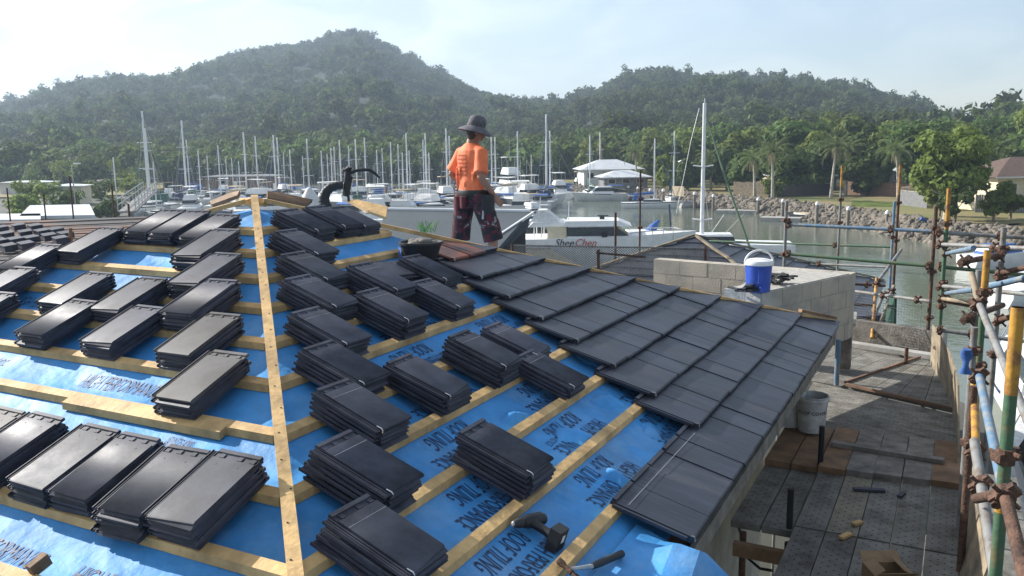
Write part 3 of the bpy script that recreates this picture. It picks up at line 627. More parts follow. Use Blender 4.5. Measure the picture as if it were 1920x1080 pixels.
# an offcut of batten doubled up on the left face
o = bar(FACE['left'], 2.405, .93, 2.06, w=.062, t=.04, top=-.044).build('timber_offcut', M_['pine']); tag(o, 'short pale pine offcut doubled against a left batten', 'timber offcut')
o = MB().beam(gz(62, 1060, 0)*0+np.array([*(lambda t: (t[1], -t[0], ZA-SL*t[0]-.03))(on_face('left', 55, 1058, 0))]), np.array([*(lambda t: (t[1], -t[0], ZA-SL*t[0]-.03))(on_face('left', 88, 1032, 0))]), .035, .05).build('timber_scrap', M_['old_timber']); tag(o, 'dark brown scrap of timber on the sarking at lower left', 'timber scrap')

# ---------------------------------------------------------------- scaffold deck
ZD = ZA-2.5
def plank(p0, p1, p2, p3, z, m, label, group, holes=True, th=.055):
    # corners p0-p1 along one long edge, p3-p2 along the other
    P0, P1, P2, P3 = [Vector((p[0], p[1], z)) for p in (p0, p1, p2, p3)]
    g_ = .0035; a = (P3-P0).normalized(); b = (P1-P0).normalized()
    P0 += a*g_+b*g_; P1 += a*g_-b*g_; P2 += -a*g_-b*g_; P3 += -a*g_+b*g_
    mb = MB(); mb.sheet([P0, P1, P2, P3] if (P1-P0).cross(P3-P0).z > 0 else [P0, P3, P2, P1], th, (0, 0, 1))
    if holes:
        mb.cur = 1; L_ = (P1-P0).length; nu = max(2, int(L_/.085))
        for i in range(nu):
            for j in range(4):
                u_ = (i+.5+(.25 if j % 2 else -.25))/nu; w_ = (j+.5)/4*.8+.1
                c = (P0*(1-u_)+P1*u_)*(1-w_)+(P3*(1-u_)+P2*u_)*w_
                mb.lathe([(.0075, .0008), (.003, .0012)], 6, Matrix.Translation(c), cap=True)
    o = mb.build('scaffold_plank' if holes else 'timber_board', [M_[m], M_['hole']]); tag(o, label, 'scaffold plank' if holes else 'timber board', group); return o
xs = [4.085+.222*i for i in range(6)]
cnt = ['first', 'second', 'third', 'fourth', 'fifth']
for i in range(5):
    plank((xs[i], -1.5), (xs[i], 1.205), (xs[i+1], 1.205), (xs[i+1], -1.5), ZD, 'plank', f'perforated grey plank, {cnt[i]} from the house, nearest bay at the cardboard box', 'scaffold planks')
    plank((xs[i], 1.225), (xs[i], 3.60), (xs[i+1], 3.60), (xs[i+1], 1.225), ZD, 'plank' if i not in (1,) else 'plank_yellow', f'perforated plank, {cnt[i]} from the house, in the bay before the brown boards', 'scaffold planks')
    b_ = plank((xs[i]+random.uniform(-.01, .01), 2.42+.02*i), (xs[i], 3.62), (xs[i+1], 3.60), (xs[i+1], 2.42+.02*i), ZD+.055, 'old_timber' if i in (0, 4) else 'grey_timber', f'worn timber board, {cnt[i]} from the house, lying over the steel planks', 'timber boards', holes=False)
for i in range(4):
    x, y = random.uniform(4.15, 5.05), random.choice((random.uniform(1.3, 2.3), random.uniform(3.8, 4.7), random.uniform(.8, 1.2))); a = random.random()*3; l_ = random.uniform(.04, .13)
    o = MB().beam((x-l_*math.cos(a), y-l_*math.sin(a), ZD+.018), (x+l_*math.cos(a), y+l_*math.sin(a), ZD+.018), random.uniform(.02, .045), .02).build('timber_offcut', M_[random.choice(('pine', 'old_timber', 'grey_timber', 'tile'))]); tag(o, 'small offcut lying loose on the perforated deck planks', 'offcut', 'offcuts on the deck')
for i, (a, b) in enumerate(((3.61, 3.84), (3.845, 4.07))):
    plank((a, 1.17), (a, 3.55), (b, 3.55), (b, 1.17), ZD-.03, 'plank', f'perforated plank tucked under the eave, {"beside the wall" if i == 0 else "outer of two"}', 'scaffold planks')
    plank((a, 2.45), (a, 3.6), (b, 3.6), (b, 2.45), ZD+.03, 'old_timber', f'brown board below the white buckets, {"beside the wall" if i == 0 else "outer of two"}', 'timber boards', holes=False)
n0, n1, f0, f1 = np.array([3.60, 3.66]), np.array([5.16, 3.66]), np.array([3.60, 5.42]), np.array([5.16, 4.70])
for i in range(6):
    t0, t1 = i/6, (i+1)/6; a = n0+(f0-n0)*t0; b = n1+(f1-n1)*t0; c = n1+(f1-n1)*t1; d = n0+(f0-n0)*t1
    plank(a, b, c, d, ZD+.004, 'plank', f'perforated plank laid across the deck, {cnt[i] if i < 5 else "sixth"} beyond the brown boards', 'scaffold planks')
A_, B_, C_, D_ = np.array([3.97, 5.30]), np.array([4.66, 6.98]), np.array([5.00, 6.80]), np.array([5.12, 4.78])
for i in range(4):
    t0, t1 = i/4, (i+1)/4
    plank(A_+(D_-A_)*t0, B_+(C_-B_)*t0, B_+(C_-B_)*t1, A_+(D_-A_)*t1, ZD+.05, 'plank', f'plank of the wedge-shaped corner bay, {cnt[i]} from the house', 'scaffold planks')
A_, B_, C_, D_ = np.array([2.9, 5.6]), np.array([3.2, 7.75]), np.array([4.62, 7.02]), np.array([3.93, 5.34])
for i in range(5):
    t0, t1 = i/5, (i+1)/5
    plank(A_+(D_-A_)*t0, B_+(C_-B_)*t0, B_+(C_-B_)*t1, A_+(D_-A_)*t1, ZD+.01, 'plank', f'plank in the bay behind the blue prop, {cnt[i]} from the house', 'scaffold planks')
o = MB().beam((3.99, 5.26, ZD+.058), (5.14, 4.73, ZD+.058), .04, .03).build('toe_board', M_['fence_brown']); tag(o, 'dark toe board between the cross planks and the corner bay', 'toe board')
o = MB().beam((3.97, 5.33, ZD+.062), (4.70, 7.02, ZD+.062), .03, .03).build('toe_board', M_['fence_brown']); tag(o, 'dark toe board running to the short rusty post', 'toe board')
o = MB().beam((4.12, 3.02, ZD+.078), (5.06, 2.95, ZD+.078), .085, .04).build('timber_board', M_['grey_timber']); tag(o, 'narrow grey timber lying across the brown boards', 'timber board')
o = MB().beam((3.0, 7.75, ZD+.05), (4.98, 7.14, ZD+.05), .16, .06).build('edge_beam', M_['concrete']); tag(o, 'pale sunlit edge strip at the far end of the deck', 'edge strip')
mb = MB(); mb.beam((3.0, 8.05, ZD+.12), (4.84, 7.46, ZD+.12), .14, .46); o = mb.build('low_wall', M_['grey_timber']); tag(o, 'low tan concrete upstand at the far edge of the deck', 'low wall')
o = MB().beam((4.84, 7.46, ZD+.10), (4.98, 7.42, ZD+.10), .17, .56).build('wall_pier', M_['mortar']); tag(o, 'short pale pier ending the low tan upstand', 'pier')
# vertical stubs along the deck
def vtube(px, py0, py1, d, r, m, name, label, cat, zbase=None):
    a = at(px, py1, d); b = a.copy(); s = at(px, py0, d); b[2] = s[2]
    if zbase is not None: a[2] = zbase
    o = MB().tube([a, b], r, 12).build(name, M_[m], smooth=40); return tag(o, label, cat)
for (px, y0, y1, m, lb) in ((1698, 650, 686, 'rust', 'short rusty post standing at the end of the toe board'), (1538, 795, 872, 'black', 'short black post between the buckets and brown boards'), (1480, 912, 990, 'black', 'short black post between the inner and outer planks')):
    p = gz(px, y1, ZD+.02); d = (p-CAM)@FW; vtube(px, y0, y1, d, .024, m, 'scaffold_stub', lb, 'post')
# posts below the inner planks
for (x, y) in ((3.72, 1.13), (4.06, 1.10)):
    o = MB().tube([(x, y, 1.9), (x, y, ZD-.09)], .026, 10).build('scaffold_standard', M_['rust'], smooth=40); tag(o, f'dark tube under the {"inner" if x < 4 else "outer"} end of the inner planks', 'scaffold tube')
for z, lb in ((ZD-.12, 'upper'), (ZD-.75, 'middle'), (ZD-1.3, 'lower')):
    o = MB().beam((3.70, .9, z), (4.1, .9, z), .06, .10).build('timber_ledger', M_['old_timber']); tag(o, f'{lb} dark timber crossing the gap beside the house wall', 'timber')
g3 = [gz(1384, 985, ZD-.1), gz(1392, 1010, ZD-.3), gz(1400, 1045, ZD-.45), gz(1425, 1066, ZD-.5), gz(1448, 1070, ZD-.45)]
o = MB().tube(g3, .012, 8).build('cable', M_['black'], smooth=60); tag(o, 'black cable looping below the inner planks', 'cable')
mb = MB(); mb.prism([(3.63, -4), (6.05, -4), (6.05, 9), (3.63, 9)], ZD-2.15, ZD-2.10); o = mb.build('lower_deck', M_['plank']); tag(o, 'lower scaffold deck in shade under the perforated planks', 'scaffold deck')
o = MB().beam((4.16, .9, ZD-.09), (4.16, -1.5, ZD-.09), .05, .06).build('scaffold_bearer', M_['blue_paint']); tag(o, 'blue bearer tube under the nearest planks', 'scaffold tube')
# sunlit board seen between eave and planks
o = MB().sheet([gz(1370, 922, ZD-.0), gz(1376, 932, ZD), gz(1428, 852, ZD), gz(1426, 838, ZD)], .03, (0, 0, 1)).build('timber_board', M_['pine']); tag(o, 'pale board in the slit between eave and inner planks', 'timber board')
# buckets
def bucket(p, r, h, m, label, group=None, tilt=0):
    t = thing('bucket', label, 'bucket', p, random.random()*6, group); t.rotation_euler = (tilt, 0, random.random()*.6)
    MB().lathe([(r*.84, 0), (r*.88, h*.3), (r*.97, h*.86), (r*1.05, h*.88), (r*1.05, h*.93), (r*1.0, h*.94), (r*1.04, h*.97), (r*1.04, h), (r*.97, h), (r*.82, .02)], 28).build('pail', m, t, smooth=35)
    MB().tube([(r*1.05*math.cos(a), r*1.05*math.sin(a)*.9-.02*math.sin(a), h*.9-.10*math.sin(a)) for a in np.linspace(0, PI, 12)], .004, 6).build('handle', M_['steel'], t); return t
p = gz(1521, 806, ZD+.06); b1 = bucket(p, .15, .36, M_['bucket_white'], 'scuffed white bucket with black lettering, right of two by the eave', 'white buckets')
p = gz(1478, 795, ZD+.06); b2 = bucket(p, .15, .36, M_['bucket_white'], 'white bucket half hidden behind the eave', 'white buckets')
me = text_mesh('ROOF COVER', .05)
for v in me.vertices:
    a = v.co.x/.147 - 1.05; v.co = Vector((.1455*math.cos(a-1.57), .1455*math.sin(a-1.57), .19+v.co.y))
me.materials.append(M_['black']); o = link('lettering', me, b1)
b1.rotation_euler = (0, 0, HEAD-.35)
# cardboard box
p = gz(1664, 1096, ZD+.002); t = thing('cardboard_box', 'open brown cardboard box on the nearest planks', 'box', p, .5)
mb = MB(); w, l, h = .10, .13, .11
mb.box(-l, -w, 0, l, -w+.006, h); mb.box(-l, w-.006, 0, l, w, h); mb.box(-l, -w+.006, 0, -l+.006, w-.006, h); mb.box(l-.006, -w+.006, 0, l, w-.006, h); mb.box(-l+.006, -w+.006, .001, l-.006, w-.006, .008)
mb.build('carton', M_['cardboard'], t)
for s, ax in ((1, 0), (-1, 0), (1, 1), (-1, 1)):
    mb = MB()
    if ax == 0: mb.sheet([(-l, s*w, h), (l, s*w, h), (l*.96, s*(w+.06), h+.05), (-l*.96, s*(w+.06), h+.05)], .004)
    else: mb.sheet([(s*l, -w, h), (s*l, w, h), (s*(l-.07), w*.9, h+.035), (s*(l-.07), -w*.9, h+.035)], .004)
    mb.build('flap', M_['cardboard'], t)
# plywood sheets
def warped(p00, p10, p11, p01, bow, nx, ny, label):    # corners: bottom far, bottom near, top near, top far
    p00, p10, p11, p01 = [np.array(p, float) for p in (p00, p10, p11, p01)]; mb = MB()
    nrm = np.cross(p10-p00, p01-p00); nrm /= np.linalg.norm(nrm)
    for side in (0, 1):
        for i in range(nx+1):
            for j in range(ny+1):
                u_, v_ = i/nx, j/ny; p = (p00*(1-u_)+p10*u_)*(1-v_)+(p01*(1-u_)+p11*u_)*v_
                mb.v.append(tuple(p+nrm*(bow*math.sin(PI*u_)*(1-.5*v_)+side*.014)))
    k = (nx+1)*(ny+1)
    for i in range(nx):
        for j in range(ny):
            a = i*(ny+1)+j; q = (a, a+ny+1, a+ny+2, a+1); mb.f += [q, tuple(k+x for x in q[::-1])]; mb.mi += [0, 0]
    ring = [i*(ny+1) for i in range(nx+1)] + [nx*(ny+1)+j for j in range(1, ny+1)] + [i*(ny+1)+ny for i in range(nx-1, -1, -1)] + [j for j in range(ny-1, 0, -1)]
    for i in range(len(ring)): a, b = ring[i], ring[(i+1) % len(ring)]; mb.f.append((a, b, b+k, a+k)); mb.mi.append(0)
    o = mb.build('plywood_sheet', M_['ply'], smooth=40); return tag(o, label, 'plywood')
b0 = gz(1746, 688, ZD+.02); dep = lambda p: (np.array(p)-CAM)@FW
b1_ = np.array([5.19, 2.95, ZD-.02]); t0 = at(1750, 608, dep(b0)); t1 = at(1799, 722, dep(b1_)+.25)
warped(b0, b1_, t1, t0, -.10, 14, 4, 'warped weathered plywood sheet standing along the deck edge')
b0 = np.array([5.225, 2.9, ZD-.05]); b1_ = np.array([5.225, .2, ZD-.05]); t0 = np.array([5.26, 2.75, ZD+.40]); t1 = np.array([5.33, .2, ZD+.42])
warped(b0, b1_, t1, t0, .03, 10, 3, 'long weathered plywood sheet under the near grey rail')
# ---------------------------------------------------------------- scaffold tubes
def coupler(mb, c, ax):
    c = Vector(c); a = Vector(ax).normalized(); b = a.orthogonal().normalized(); d = a.cross(b)
    mb.tube([c-a*.032, c+a*.032], .037, 10); mb.tube([c+b*.05-a*.02-d*.0, c+b*.05+a*.03], .016, 6); mb.beam(c-b*.055, c+b*.06, .05, .035, a); mb.tube([c+d*.03, c+d*.075], .010, 6); mb.tube([c-d*.03+a*.02, c-d*.07+a*.02], .010, 6)
def tube_thing(p, q, m, label, cps=(), r=.0242, bands=None, cat='scaffold tube'):
    p = Vector(p); q = Vector(q)
    o = MB().tube([p, q], r, 14).build('scaffold_tube', M_[m], smooth=50); tag(o, label, cat, 'scaffold tubes')
    for (t0, t1, m2) in bands or (): MB().tube([p.lerp(q, t0), p.lerp(q, t1)], r+.0012, 14).build('paint_band', M_[m2], o, smooth=50)
    for t in cps:
        mb = MB(); coupler(mb, p.lerp(q, t), q-p); mb.build('coupler', M_['rust'], o)
    return o
def standard(px, ytop, yref, d, m, label, cps=(), z0=1.9, **kw):    # upright whose top is seen at ytop and that passes px at yref
    a = at(px, yref, d); top = at(px, ytop, d)[2]; return tube_thing((a[0], a[1], z0), (a[0], a[1], top), m, label, cps, **kw)
def pix(x0, y0, d0, x1, y1, d1, m, label, cps=(), **kw): return tube_thing(at(x0, y0, d0), at(x1, y1, d1), m, label, cps, **kw)
standard(1890, 569, 800, 3.45, 'green_paint', 'nearest scaffold upright, green below and yellow above', (.80, .905), bands=((.945, 1, 'yellow_paint'), (.868, .885, 'yellow_paint')))
standard(1846, 468, 540, 6.4, 'green_paint', 'green upright with rusty yellow top, left of the nearest one', (.86, .74, .95), bands=((.935, 1.0, 'yellow_paint'),))
standard(1875, 425, 520, 7.6, 'galv', 'grey-brown upright behind the rusty yellow-topped one', (.97, .93, .82))
standard(1771, 352, 480, 10.4, 'green_paint', 'slender green upright with orange top, before the white dinghy', (.935, .895, .825, .78, .70), bands=((.925, 1, 'yellow_paint'),))
standard(1750, 386, 470, 11.4, 'rust', 'dark rusty upright where the blue rail ends', (.955, .86, .76))
standard(1682, 308, 420, 15.2, 'rust', 'tall rusty upright with orange top in the middle of the blue rail', (.90, .80, .76), bands=((.92, 1, 'yellow_paint'),))
standard(1675, 377, 420, 14.6, 'blue_paint', 'blue upright beside the tall rusty one', (.90,))
standard(1574, 310, 420, 16.2, 'galv', 'tall thin upright left of the palm, orange at top', (.905, .84), bands=((.94, 1, 'yellow_paint'),), r=.022)
standard(1473, 376, 430, 12.6, 'galv', 'upright at the left end of the blue rail', (.955, .875))
standard(1824, 612, 660, 6.2, 'galv', 'tan upright next to the blue rag', (.97,))
standard(1823, 722, 770, 5.6, 'rust', 'rusty upright standing against the plywood', (.93,))
standard(1200, 318, 400, 19.5, 'rust', 'thin dark upright between the mesh fence and the far pyramid roof', (.9, .8), r=.022)
standard(1154, 398, 430, 21, 'rust', 'short brown upright in front of the motor yacht', (), r=.03)
standard(1832, 505, 560, 6.7, 'galv', 'upright behind the yellow-topped green one', (.96, .88))
for i, (px, yt, d, lb) in enumerate(((18, 352, 40, 'thin dark post left of the pale flat roofs'), (85, 362, 40, 'thin dark post in front of the pale flat roofs'), (137, 330, 38, 'thin dark post with a lamp by the small shed'), (214, 345, 36, 'thin dark post left of the gangway'), (242, 382, 30, 'short dark post beside the top tile stacks'))):
    standard(px, yt, 400, d, 'rust', lb, (), r=.035)
pix(1479, 421, 12.55, 1752, 434, 11.4, 'blue_paint', 'long blue handrail across the water', (.0, .72, 1.0))
pix(1477, 476, 12.55, 1746, 499, 11.4, 'green_paint', 'green mid rail below the blue handrail', (.0, .98))
pix(1330, 452, 19, 1672, 463, 16.2, 'green_paint', 'thin upper rail further back beyond the far roof', (.72,), r=.022)
pix(1534, 495, 16.2, 1664, 501, 15.2, 'galv', 'thin lower rail between two far uprights', (0.0,), r=.022)
pix(1592, 545, 12.6, 1744, 565, 11.3, 'galv', 'rail at deck height ending in a yellow coupler', (.45, .86))
pix(1590, 532, 14.5, 1660, 536, 14.4, 'rust', 'short rail behind the block wall, upper', (.5,), r=.022)
pix(1590, 570, 14.2, 1638, 573, 14.2, 'rust', 'short rail behind the block wall, middle', (), r=.022)
pix(1588, 590, 13.5, 1638, 594, 13.5, 'galv', 'short rail behind the block wall, lower', (1.,), r=.024)
pix(1690, 468, 14, 1643, 532, 13, 'galv', 'slanting brace from the tall rusty upright', (.95,))
pix(1656, 553, 12.6, 1640, 592, 12.4, 'galv', 'short slanting brace above the stacked dark tiles', ())
pix(1676, 536, 12.8, 1641, 634, 12.0, 'ply', 'long slanting brace before the green netting', (.1,))
pix(1644, 522, 12.7, 1635, 634, 12.0, 'yellow_paint', 'upright prop with blue jack, right of the block wall', (.1,))
pix(1760, 436, 10.4, 1960, 448, 10.0, 'galv', 'grey top rail running out at the right edge', (.0, .58))
pix(1758, 458, 10.1, 1960, 467, 8.6, 'galv', 'thick grey rail below the top rail at right edge', (.03, .57))
pix(1759, 500, 10.5, 1960, 519, 10.4, 'green_paint', 'thin green rail at right in front of the water', (.02,))
pix(1760, 536, 10.2, 1960, 555, 8.8, 'galv', 'grey rail at deck level on the right', (.02, .5))
pix(1766, 560, 10.3, 1836, 570, 9.0, 'ply', 'pale doubled rail behind the yellow-topped upright', (0.,))
pix(1764, 564, 10.5, 1836, 575, 9.2, 'rust', 'dark doubled rail behind the yellow-topped upright', ())
pix(1762, 619, 10.2, 1920, 640, 9.8, 'galv', 'tan rail just above the warped plywood', (0., .38))
pix(1776, 475, 10.3, 1826, 465, 7.4, 'blue_paint', 'blue brace slanting right from the slender green upright, upper', (0.,))
pix(1774, 550, 10.3, 1826, 543, 7.4, 'blue_paint', 'blue brace slanting right from the slender green upright, lower', (0.,))
pix(1852, 538, 6.9, 1960, 512, 6.0, 'blue_paint', 'blue brace at the right edge', ())
pix(1876, 512, 7.6, 1960, 494, 6.9, 'rust', 'dark brown ledger at the right edge, upper', (0.,))
pix(1874, 600, 7.4, 1960, 577, 6.6, 'rust', 'dark brown ledger at the right edge, lower', (0.,))
pix(1800, 492, 7.0, 1880, 478, 7.5, 'rust', 'dark ledger joining two right-hand uprights, upper', (.1, .9))
pix(1806, 600, 6.6, 1880, 572, 7.4, 'rust', 'dark ledger joining two right-hand uprights, lower', (.1, .3))
pix(1836, 570, 6.3, 1932, 800, 4.5, 'galv', 'big grey brace slanting down to the right', (0.,))
pix(1822, 513, 6.6, 1840, 590, 6.3, 'ply', 'tan brace above the big grey one', ())
pix(1836, 704, 5.3, 1884, 930, 3.7, 'blue_paint', 'pale blue brace ending at the nearest upright', (0.,))
pix(1884, 925, 3.4, 1934, 1130, 2.8, 'rust', 'rusty tan tube leaving the picture at lower right', (.02,))
pix(1827, 828, 4.9, 1872, 1110, 3.6, 'galv', 'grey rail along the top of the near plywood', (.35,), r=.027)
pix(1826, 712, 6.0, 1830, 845, 5.0, 'yellow_paint', 'rusty yellow tube leaning on the plywood', (1.,))
pix(1880, 925, 3.5, 1830, 935, 4.2, 'rust', 'short rusty transom at the nearest upright', (0.,))
# blue rag, netting, wire mesh, stacked tiles below
mb = MB(); a = at(1813, 655, 6.1); 
mb.loft([(a+np.array([0, 0, -.03*i+.0]), (.03+.012*math.sin(i*1.3), 0, 0), (0, .028+.01*math.cos(i*1.7), 0)) for i in range(7)], 10); o = mb.build('blue_rag', M_['blue_cloth'], smooth=60); tag(o, 'blue rag tied to a scaffold upright beside the plywood', 'rag')
def grid_panel(c00, c10, c11, c01, nu, nv, r, name, m, label, cat, diag=False):
    c00, c10, c11, c01 = [np.array(c) for c in (c00, c10, c11, c01)]; f = lambda u_, v_: (c00*(1-u_)+c10*u_)*(1-v_)+(c01*(1-u_)+c11*u_)*v_; mb = MB()
    if diag:
        k = nu/nv
        for i in range(-nv, nu+1):
            u0, v0, u1, v1 = i/nu, 0, (i+nv)/nu, 1
            if u0 < 0: v0 = -u0*nu/nv; u0 = 0
            if u1 > 1: v1 = 1-(u1-1)*nu/nv; u1 = 1
            if v1 > v0: mb.tube([f(u0, v0), f(u1, v1)], r, 4, False); mb.tube([f(1-u0, v0), f(1-u1, v1)], r, 4, False)
    else:
        for i in range(nu+1): mb.tube([f(i/nu, 0), f(i/nu, 1)], r, 4, False)
        for j in range(nv+1): mb.tube([f(0, j/nv), f(1, j/nv)], r, 4, False)
    for a, b in ((c00, c10), (c10, c11), (c11, c01), (c01, c00)): mb.tube([a, b], r*2.5, 6)
    o = mb.build(name, M_[m]); return tag(o, label, cat)
grid_panel(at(1598, 632, 12.5), at(1722, 655, 11.6), at(1728, 566, 11.6), at(1600, 545, 12.5), 26, 18, .0018, 'wire_mesh', 'galv', 'fine wire mesh panel above the low tan upstand', 'mesh panel')
mb = MB(); a, b, c, d = at(1652, 640, 12.2), at(1674, 642, 12.1), at(1678, 556, 12.1), at(1668, 552, 12.2)
mb.sheet([a, b, c, d], .02); mb.sheet([a+np.array([.03, .05, 0]), b+np.array([.03, .05, 0]), c+np.array([.02, .05, 0]), d+np.array([.02, .05, 0])], .02); o = mb.build('netting', M_['green_cloth']); tag(o, 'bunched green shade netting hanging beside the wire mesh', 'netting')
mb = MB(); c0 = at(1618, 622, 13.0)
for i in range(9): mb.box(-.27+random.uniform(-.04, .04), -.2, i*.042, .27+random.uniform(-.05, .05), .2, i*.042+.032, Matrix.Translation(Vector(c0)-Vector((0, 0, .08))) @ Matrix.Rotation(HEAD+.2, 4, 'Z'))
o = mb.build('tile_pile', M_['tile']); tag(o, 'pile of dark tiles beyond the block wall', 'tile pile')
# prop and post at the house corner
o = MB().tube([gz(1568, 722, ZD+.02), gz(1568, 722, ZD+.02)+np.array([0, 0, .55])], .03, 12).build('steel_prop', M_['blue_paint'], smooth=40); tag(o, 'blue steel prop standing at the house corner', 'prop')
p = gz(1583, 690, ZD+.05); mb = MB(); mb.box(-.07, -.07, 0, .07, .07, .62, Matrix.Translation(Vector(p))); o = mb.build('corner_post', M_['grey_timber']); tag(o, 'grey square post beside the blue prop', 'post')
mb = MB(); mb.sheet([p+np.array([-.35, -.25, .60]), p+np.array([.12, -.12, .60]), p+np.array([.10, .15, .70]), p+np.array([-.38, .05, .72])], .03); o = mb.build('fibre_sheet', M_['concrete']); tag(o, 'crumpled grey sheet over the square post', 'sheet')
mb = MB()
for i in range(7): q = p+np.array([-.55+.06*i, -.12+.05*math.sin(i*2), .62+.05*math.sin(i*1.3)]); mb.ell(q, .07, .05, .03, 8)
o = mb.build('blue_tarp', M_['blue_cloth'], smooth=60); tag(o, 'scrap of blue tarp at the far eave corner', 'tarp')

# ---------------------------------------------------------------- block wall, water jug
ZW = ZA-1.2
wA0, wC, wB1, wB2 = gz(1225, 486, ZW), gz(1597, 514, ZW), gz(1490, 536, ZW), gz(1376, 561, ZW)
wt = thing('block_wall', 'unfinished corner wall of pale concrete blocks carrying the water jug', 'wall', (wC[0], wC[1], ZW))
WI = Matrix.Translation((-wC[0], -wC[1], -ZW))
def block_run(a, b, zt, courses, th, inner, L_=.40, H_=.20, off=0.):
    a, b = np.array(a[:2]), np.array(b[:2]); d = (b-a)/np.linalg.norm(b-a); n = np.array([-d[1], d[0]])*inner; Ln = np.linalg.norm(b-a); mb = MB(); mm = MB()
    for c in range(courses):
        x = -(L_/2 if (c % 2) else 0)-off
        while x < Ln:
            x0, x1 = max(0, x)+.005, min(Ln, x+L_)-.005
            if x1-x0 > .03:
                j = random.uniform(-.002, .002); q = [a+d*x0+n*j, a+d*x1+n*j, a+d*x1+n*th, a+d*x0+n*th]
                mb.prism([tuple(p) for p in q], zt-(c+1)*H_+.010, zt-c*H_)
            x += L_
    q = [a+n*.006+d*.006, b+n*.006-d*.006, b+n*(th-.006)-d*.006, a+n*(th-.006)+d*.006]; mm.prism([tuple(p) for p in q], zt-courses*H_, zt-.004)
    return mb, mm
dB = np.array(wB2[:2])-np.array(wC[:2]); wBend = np.array(wC[:2])+dB*.80
mb, mm = block_run(wA0, wC, ZW, 4, .19, 1)
for b_, nm, m in ((mb, 'block_face', 'block'), (mm, 'mortar_core', 'mortar')): me = b_.mesh(nm, M_[m]); me.transform(WI); link(nm, me, wt)
mb, mm = block_run(wC[:2], wBend, ZW-.002, 4, .19, -1, off=.1)
for b_, nm, m in ((mb, 'block_face', 'block'), (mm, 'mortar_core', 'mortar')): me = b_.mesh(nm, M_[m]); me.transform(WI); link(nm, me, wt)
pj = gz(1421, 547, ZW+.0)
mb = MB(); dA = (np.array(wA0[:2])-np.array(wC[:2])); dA /= np.linalg.norm(dA); dBn = dB/np.linalg.norm(dB)
q0 = np.array(wC[:2])+dA*.02+dBn*.02
mb.prism([tuple(q0), tuple(q0+dA*.95), tuple(q0+dBn*1.55+dA*.42), tuple(q0+dBn*1.86+dA*.42), tuple(q0+dBn*1.86)], ZW-.3, ZW+.008); me = mb.mesh('mortar_topping', M_['mortar']); me.transform(WI); link('mortar_topping', me, wt)
jt = thing('water_jug', 'blue water jug with white lid and handle standing on the block wall', 'water jug', (pj[0], pj[1], ZW+.009), HEAD)
k = dep(pj)/F; r = 24.5*k; h = 52*k
MB().lathe([(r*.86, 0), (r*.9, .006), (r*1.0, h*.93), (r*1.0, h)], 32).build('body', M_['jug_blue'], jt, smooth=35)
MB().lathe([(r*1.07, h*.96), (r*1.09, h*.99), (r*1.09, h*1.06), (r*1.03, h*1.12), (r*.6, h*1.17), (.01, h*1.18)], 32).build('lid', M_['white'], jt, smooth=35)
MB().tube([(r*1.08*math.cos(a), -.01, h*1.02+r*.98*math.sin(a)) for a in np.linspace(0, PI, 20)], .011, 8).build('handle', M_['white'], jt, smooth=60)
mb = MB(); mb.box(-.14*r-.02, -r*1.05, h*.33, .3*r-.02, -r*.9, h*.82); mb.tube([(-.02, -r*1.02, h*.18), (-.02, -r*1.25, h*.18), (-.02, -r*1.27, h*.10)], .013, 8); mb.build('tap', M_['jug_blue'], jt)
def trash(px, py, w, n, m, label, seed):
    g = np.random.default_rng(seed); c = gz(px, py, ZW+.012); mb = MB()
    for i in range(n):
        a = g.random()*3.1; q = c+np.array([(g.random()-.5)*w, (g.random()-.5)*w*.5, .012+i*.012]); dd = np.array([math.cos(a), math.sin(a), (g.random()-.5)*.2])*(.09+.07*g.random()); mb.beam(q-dd, q+dd, .03+.03*g.random(), .018)
    o = mb.build('offcut_heap', M_[m]); tag(o, label, 'offcuts')
trash(1462, 532, .26, 9, 'rubber', 'heap of dark tile offcuts right of the jug', 3); trash(1398, 549, .28, 7, 'rubber', 'flat heap of dark tile offcuts left of the jug', 4)

# ---------------------------------------------------------------- second pyramid roof, further back
A2 = np.array([-.41, 14.45, ZA-1.755])
t2 = thing('pyramid_roof_house', 'further house tower under a fully tiled dark pyramid roof', 'house', tuple(A2)); I2 = Matrix.Translation(tuple(-A2))
def b2(mb, nm, m, smooth=False): me = mb.mesh(nm, M_[m], smooth); me.transform(I2); return link(nm, me, t2)
FF2 = {'left': lambda s, q, o: (A2[0]+q, A2[1]-s, A2[2]-SL*s+o), 'right': lambda s, q, o: (A2[0]+s, A2[1]+q, A2[2]-SL*s+o), 'back': lambda s, q, o: (A2[0]-q, A2[1]+s, A2[2]-SL*s+o), 'far': lambda s, q, o: (A2[0]-s, A2[1]-q, A2[2]-SL*s+o)}
for fc in ('left', 'right', 'back', 'far'):
    fn = FF2[fc]
    for k in range(12):
        s1 = .325*(k+1); s0 = .325*k; mb = MB(); q = -s1
        while q < s1:
            qa, qb = max(q, -s1)+.003, min(q+.30, s1)-.003
            pa, pb = max(qa, -s0-.0), min(qb, s0+.0)
            if qb-qa > .02:
                ta = min(max(qa, -s0), s0); tb = max(min(qb, s0), -s0)
                vs = [fn(s0, ta, -.012), fn(s0, tb, -.012), fn(s1, qb, .016), fn(s1, qa, .016), fn(s1+.004, qb, -.012), fn(s1+.004, qa, -.012)]; mb.add(vs, [(0, 1, 2, 3), (3, 2, 4, 5)])
            q += .30
        b2(mb, 'tile_course', 'tile_laid')
for sx, sy in ((1, -1), (-1, -1), (1, 1), (-1, 1)):
    mb = MB(); n = 13; pts = [(A2[0]+sx*r+.02*math.sin(r*9), A2[1]+sy*r+.02*math.cos(r*7), A2[2]-SL*r+.035) for r in np.linspace(.0, 3.85, n)]
    for i in range(n-1): mb.beam(pts[i], pts[i+1], .06, .045)
    b2(mb, 'hip_batten', 'ply')
